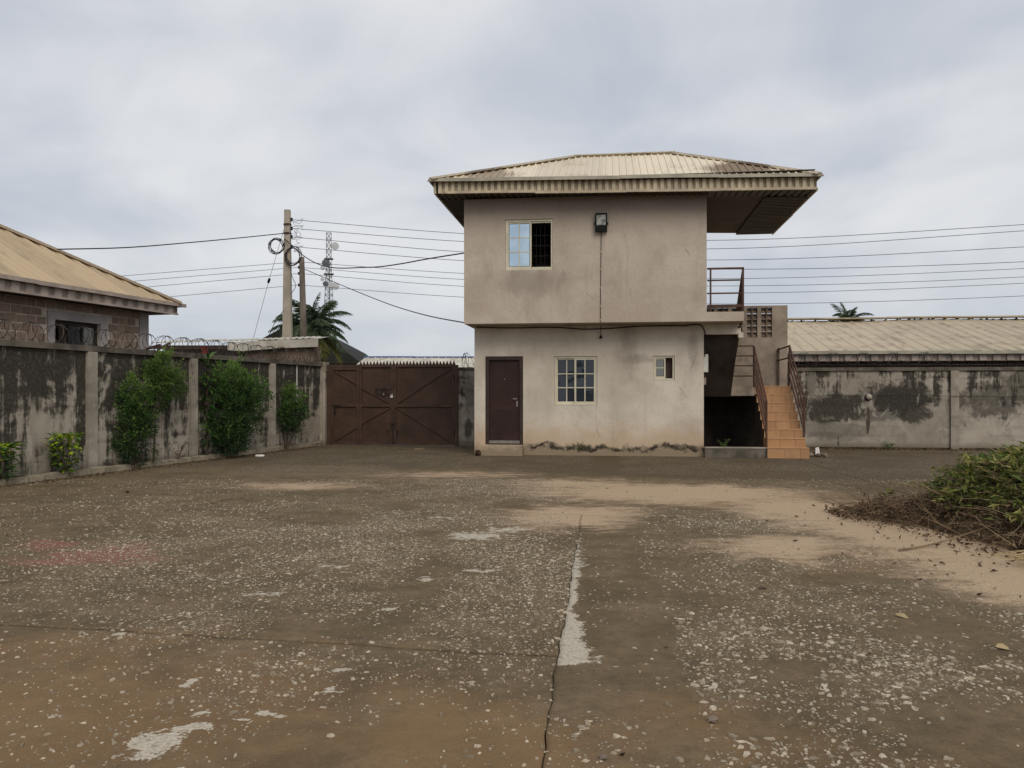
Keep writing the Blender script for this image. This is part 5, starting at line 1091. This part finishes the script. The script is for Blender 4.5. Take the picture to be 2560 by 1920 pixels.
weed(WL(3.75, -.3, .1), .4, 60, 'greyish weed by the kerb under the rounded shrub', M['leaf_pile'], 0)
weed(WL(4.6, -.25, .1), .35, 70, 'reddish dry weed by the kerb near the wall hole', M['leaf_dry'], 0)
weed(BW(-.3, 3.5, 2.42), .3, 60, 'green creeper growing in the razor wire on the pier', M['leaf_mid'], TH)
weed(BW(11.5, 3.3, 0), .25, 70, 'low weed at the foot of the stained wall', M['leaf_dark'], TH)

# ------------------------------------------------------------------ brush pile
BP = thing('brush_pile', 'heap of cut weeds, green on top and dry brown twigs below', 'brush pile', (6.45, 9.4, 0), 0)
hx, hy = np.meshgrid(np.linspace(-1.9, 1.9, 60), np.linspace(-2.5, 2.3, 70), indexing='ij')
def heap(x, y):
    q = np.sqrt((x / 1.55)**2 + (y / 2.1)**2); b = .82 * np.clip(1 - q, 0, 1) ** .8; q2 = np.sqrt(((x + 1.05) / 1.0)**2 + ((y - .9) / .9)**2); b = np.maximum(b, .11 * np.clip(1 - q2, 0, 1)); q3 = np.sqrt(((x + .9) / .9)**2 + ((y + 1.3) / .9)**2)
    return np.maximum(b, .13 * np.clip(1 - q3, 0, 1)) * (.75 + .5 * fbm(x * 3 + 9, y * 3 + 9, 8))
hz = heap(hx, hy) * .88 - .05; V = np.stack([hx, hy, hz], -1).reshape(-1, 3); ix = np.arange(60 * 70).reshape(60, 70); F = np.stack([ix[:-1, :-1], ix[1:, :-1], ix[1:, 1:], ix[:-1, 1:]], -1).reshape(-1, 4)
array_mesh('heap', V, F, M['heap'], BP)
def on_heap(n, cx, cy, sx, sy):
    x = np.clip(rng.normal(cx, sx, n), -2.2, 2.2); y = np.clip(rng.normal(cy, sy, n), -2.6, 2.3); return np.stack([x, y, np.maximum(heap(x, y), 0) + rng.random(n) * .07], -1)
P = np.concatenate([on_heap(10500, .0, .1, .66, 1.05), on_heap(1600, -.55, .5, .22, .4)]); m = P[:, 2] > .22; P = P[m]; n = len(P); dv = rng.normal(size=(n, 3)); dv[:, 2] = dv[:, 2] * .5 + .15; P[:, 2] += rng.random(n) ** 2 * .2
o = leaf_mesh('green_leaves', P, dv, rng.uniform(.06, .16, n), .28, M['leaf_pile'], BP, tint=np.clip(.25 + .35 * (P[:, 0] + .7) / 1.2 + .3 * (P[:, 2] - .4) + rng.normal(0, .25, n), 0, 1)); o['kind'] = 'stuff'
P = np.concatenate([on_heap(700, -.55, .75, .14, .3)]); n = len(P); P[:, 2] += rng.random(n) * .25; dv = rng.normal(size=(n, 3)); dv[:, 2] += .5
o = leaf_mesh('green_leaves', P, dv, rng.uniform(.05, .11, n), .2, M['leaf_dark'], BP, tint=np.clip(rng.normal(.7, .2, n), 0, 1)); o['kind'] = 'stuff'
P = np.concatenate([on_heap(5200, -1.05, .75, .42, .42), on_heap(5600, -.7, -1.2, .42, .5), on_heap(1100, -1.7, 1.1, .3, .25), on_heap(3600, -.2, -.9, .6, .6)]); n = len(P); dv = rng.normal(size=(n, 3)); dv[:, 2] = dv[:, 2] * .6 + .2
o = leaf_mesh('dry_leaves', P, dv, rng.uniform(.025, .075, n), .42, M['leaf_dry'], BP); o['kind'] = 'stuff'
tw = MB(); st = MB(); 
for i in range(800):
    c = on_heap(1, *(((-1.0, .8, .38, .4), (-.6, -1.0, .42, .55), (-.5, -.2, .5, .7), (-1.5, 1.0, .3, .22))[i % 4]))[0]; a = random.uniform(0, 6.28); L = random.uniform(.15, .6); e = random.uniform(-.1, .55); q = (c[0] + math.cos(a) * L * .5, c[1] + math.sin(a) * L * .5, max(.01, c[2] + e * L * .4 + .04)); r_ = (c[0] + math.cos(a + .2) * L, c[1] + math.sin(a + .2) * L, max(.008, c[2] + e * L))
    tw.tube([tuple(c), q, r_], random.uniform(.003, .007), 4, r1=.002)
o = tw.build('dry_twigs', M['twig'], BP); o['kind'] = 'stuff'
for i in range(160):
    c = np.array([-1.35 + random.gauss(0, .3), -2.05 + random.gauss(0, .16), .03 + random.random() * .1]); a = random.gauss(-.6, .25); L = random.uniform(.25, .6)
    st.tube([tuple(c), (c[0] + math.cos(a) * L / 2, c[1] + math.sin(a) * L / 2, c[2] + .05), (c[0] + math.cos(a) * L, c[1] + math.sin(a) * L, max(.01, c[2] - .02))], .004, 4, r1=.002)
for i in range(60):
    c = on_heap(1, -.4, .0, .6, .9)[0]; a = random.uniform(0, 6.28); L = random.uniform(.3, .8); st.tube([tuple(c), (c[0] + math.cos(a) * L, c[1] + math.sin(a) * L, c[2] + random.uniform(.0, .3))], .005, 4, r1=.002)
o = st.build('straw_stalks', M['straw'], BP); o['kind'] = 'stuff'
sp_ = []; sd_ = []; us = MB()
for i in range(130):
    x, y = random.gauss(-1.35, .32), random.gauss(.75, .4); h = random.uniform(.1, .34); a = random.uniform(0, 6.28); w_ = spline([(x, y, .0), (x + .3 * h * math.cos(a), y + .3 * h * math.sin(a), h * .6), (x + .7 * h * math.cos(a), y + .7 * h * math.sin(a), h)], 8); us.tube(w_, .004, 4, r1=.002)
    for q in range(2, 8):
        for _ in range(3): sp_.append(w_[q]); sd_.append((random.gauss(0, 1), random.gauss(0, 1), random.gauss(.1, .6)))
o = us.build('dry_twigs', M['twig'], BP); o['kind'] = 'stuff'
gp_ = []; gd_ = []; gs = MB()
for i in range(150):
    c0 = on_heap(1, .1, .2, .6, .9)[0]; h = random.uniform(.12, .45); a = random.uniform(0, 6.28); w_ = spline([tuple(c0), (c0[0] + .35 * h * math.cos(a), c0[1] + .35 * h * math.sin(a), c0[2] + h * .55), (c0[0] + 1.0 * h * math.cos(a), c0[1] + 1.0 * h * math.sin(a), c0[2] + h * random.uniform(.3, .9))], 9); gs.tube(w_, .005, 4, r1=.002)
    for q in range(2, 9):
        for _ in range(3): gp_.append(w_[q]); gd_.append((random.gauss(0, 1), random.gauss(0, 1), random.gauss(.1, .6)))
o = gs.build('green_stems', M['straw'], BP); o['kind'] = 'stuff'
o = leaf_mesh('green_leaves', gp_, gd_, rng.uniform(.05, .13, len(gp_)), .28, M['leaf_pile'], BP); o['kind'] = 'stuff'
o = leaf_mesh('dry_leaves', sp_, sd_, rng.uniform(.02, .055, len(sp_)), .45, M['leaf_dry'], BP); o['kind'] = 'stuff'
stk = MB().tube(spline([(3.92, 8.1, .02), (4.4, 8.35, .035), (4.9, 8.6, .1), (5.5, 8.75, .26)], 14), .011, 6, r1=.006).build('stick', M['twig']); tag(stk, 'long thin bare stick leaning onto the brush pile from the sand', 'stick')
stk = MB().tube(spline([(4.35, 10.95, .03), (4.9, 10.9, .07), (5.6, 10.7, .2)], 12), .012, 6, r1=.007).build('stick', M['twig']); tag(stk, 'dark twig pointing out of the far side of the brush pile', 'stick')
bl = MB().add([(0, 0, 0), (.2, .03, .02), (.24, .02, .2), (.12, -.03, .26), (.02, .02, .2), (.1, -.06, .12)], [(0, 1, 5), (1, 2, 5), (2, 3, 5), (3, 4, 5), (4, 0, 5)]).build('plastic_scrap', M['blue']); bl.location = (5.72, 9.1, .42); tag(bl, 'crumpled dark blue plastic caught in the green brush', 'plastic scrap')
# scattered leaves on the sand and yard
n = 75; P = np.stack([rng.normal(4.4, .8, n), rng.normal(7.6, 1.6, n), np.full(n, .012)], -1); dv = rng.normal(size=(n, 3)); dv[:, 2] = abs(dv[:, 2]) * .25
o = leaf_mesh('fallen_leaves', P, dv, rng.uniform(.03, .085, n), .45, M['leaf_dry'], fold=.25); o['kind'] = 'stuff'; o['label'] = 'scattered dry leaves on the sand in front of the brush pile'
n = 90; P = np.stack([rng.uniform(-6, 5, n), rng.uniform(3.5, 15, n), np.full(n, .012)], -1); dv = rng.normal(size=(n, 3)); dv[:, 2] = abs(dv[:, 2]) * .25
o = leaf_mesh('fallen_leaves', P, dv, rng.uniform(.02, .05, n), .4, M['leaf_dry'], fold=.25); o['kind'] = 'stuff'; o['label'] = 'odd dry leaves strewn over the concrete yard'
for (x, y, L, rz, col, lab) in ((3.02, 5.0, .13, .2, M['straw'], 'large pale dry leaf lying on the dark stony concrete'), (2.02, 6.55, .1, .5, M['twig'], 'curled brown leaf lying near the sand edge'), (2.75, 5.75, .1, -.6, M['straw'], 'yellowed curled leaf between the stone chips')):
    q = single_leaf(L, .5, col, 'fallen_leaf'); q.location = (x, y, .02); q.rotation_euler = (.35, .12, rz); tag(q, lab, 'leaf')

# ------------------------------------------------------------------ small things about the yard
def stone(loc, s, mat, name, label, cat, grp=None, flat=.7):
    n1, n2 = 8, 6; v = []; f = []
    for i in range(n2):
        th = math.pi * (i + .5) / n2
        for j in range(n1):
            a = 2 * math.pi * j / n1; r = s * random.uniform(.82, 1.15); v.append((r * math.sin(th) * math.cos(a), r * math.sin(th) * math.sin(a), flat * r * math.cos(th) + s * flat * .85))
    for i in range(n2 - 1):
        for j in range(n1): f.append((i * n1 + j, (i + 1) * n1 + j, (i + 1) * n1 + (j + 1) % n1, i * n1 + (j + 1) % n1))
    f.append(tuple(range(n1))); f.append(tuple(reversed(range((n2 - 1) * n1, n2 * n1))))
    o = link_mesh(name, v, f, mat); o.location = loc; o.rotation_euler = (0, 0, random.random() * 6); return tag(o, label, cat, grp)
for (u, v_, s, lab) in ((8.62, .35, .085, 'rounded brown rubble stone beside the bottom steps'), (8.8, .6, .1, 'dark rubble stone at the back of the little pile'), (8.95, .2, .075, 'pale rubble stone standing apart in front of the pile'), (8.8, .3, .07, 'small dark rubble stone in the middle of the pile'), (8.98, .55, .06, 'smallest rubble stone behind the pale one')):
    stone(BW(u, v_, .0), s, M['rubble'], 'rubble_stone', lab, 'stone', 'rubble beside the stairs')
ws = MB().add([(-.06, 0, 0), (.06, .01, 0), (.04, .03, .19), (-.05, .03, .17), (-.06, .03, 0), (.06, .04, 0), (.04, .06, .19), (-.05, .06, .17)], [(0, 1, 2, 3), (7, 6, 5, 4), (0, 4, 5, 1), (1, 5, 6, 2), (2, 6, 7, 3), (3, 7, 4, 0)]).build('tile_shard', M['white']); ws.location = BW(8.82, .42, .05); tag(ws, 'white broken tile leaning on the rubble by the stairs', 'tile shard')
stone((-.88, 20.72, 0), .085, M['husk'], 'coconut_husk', 'dark brown round husk lying against the doorstep', 'husk', None, .95)
pk = MB().add([(-.14, -.05, .0), (.16, -.03, .0), (.12, .05, .0), (-.1, .06, .0), (-.13, -.04, .035), (.14, -.025, .03), (.1, .045, .045), (-.09, .05, .03)], [(3, 2, 1, 0), (4, 5, 6, 7), (0, 1, 5, 4), (1, 2, 6, 5), (2, 3, 7, 6), (3, 0, 4, 7)]).build('flat_stone', M['twig']); pk.location = (-2.66, 23.0, 0); tag(pk, 'flat brown stone lying in front of the gate', 'stone')
bt = thing('plastic_bottle', 'clear white plastic bottle lying on the yard near the kerb', 'bottle', (-6.37, 20.25, .035), .15)
MB().lathe([(0, -.12), (.03, -.115), (.034, -.08), (.034, .05), (.026, .085), (.012, .105)], (0, 0, 0), (1, 0, 0), 12).build('body', M['white'], bt); MB().lathe([(.015, .105), (.015, .125), (0, .127)], (0, 0, 0), (1, 0, 0), 10).build('cap', M['blue'], bt)
tw1 = MB().tube(spline([(-4.4, 11.7, .015), (-4.25, 11.85, .03), (-4.05, 11.9, .05), (-3.9, 12.05, .03)], 12), .012, 5, r1=.006).tube([(-4.05, 11.9, .05), (-3.95, 11.85, .09)], .007, 5).build('twig', M['twig']); tag(tw1, 'crooked dry twig lying alone on the concrete', 'twig')
cl = MB(); 
for i in range(7): cl.box(-.07 + random.uniform(-.03, .03), .06 + random.uniform(-.03, .03), -.06, .06, .03 * i, .03 * i + .026)
cl = cl.build('red_cloth', M['red']); cl.location = WL(6.0, .08, 2.575); tag(cl, 'faded red cloth bundled on the coping above the tall plant', 'cloth')
sc = MB().bar((3.95, .05, 2.6), (4.45, .1, 2.72), .03, .06).bar((4.3, .05, 2.6), (4.75, .1, 2.78), .03, .05).build('scrap_iron', M['rail']); sc.location = WL(0, 0); sc.rotation_euler = (0, 0, WANG); tag(sc, 'two rusty iron pieces lying crossed on the side wall coping', 'scrap iron')
sr_ = stone((-6.23, 12.96, 0), .03, M['husk'], 'clod', 'small dark clod on the concrete near the kerb', 'clod')
for i, (x, y, s) in enumerate(((.55, 3.18, .03), (.98, 3.9, .028), (.4, 3.5, .02))):
    stone((x, y, .004), s, M['rubble'], 'pebble', ('speckled oval pebble lying nearest the camera right of the joint', 'pale flat pebble on the rusty stain', 'tiny pebble close to the joint')[i], 'pebble', 'loose pebbles in the foreground', .5)
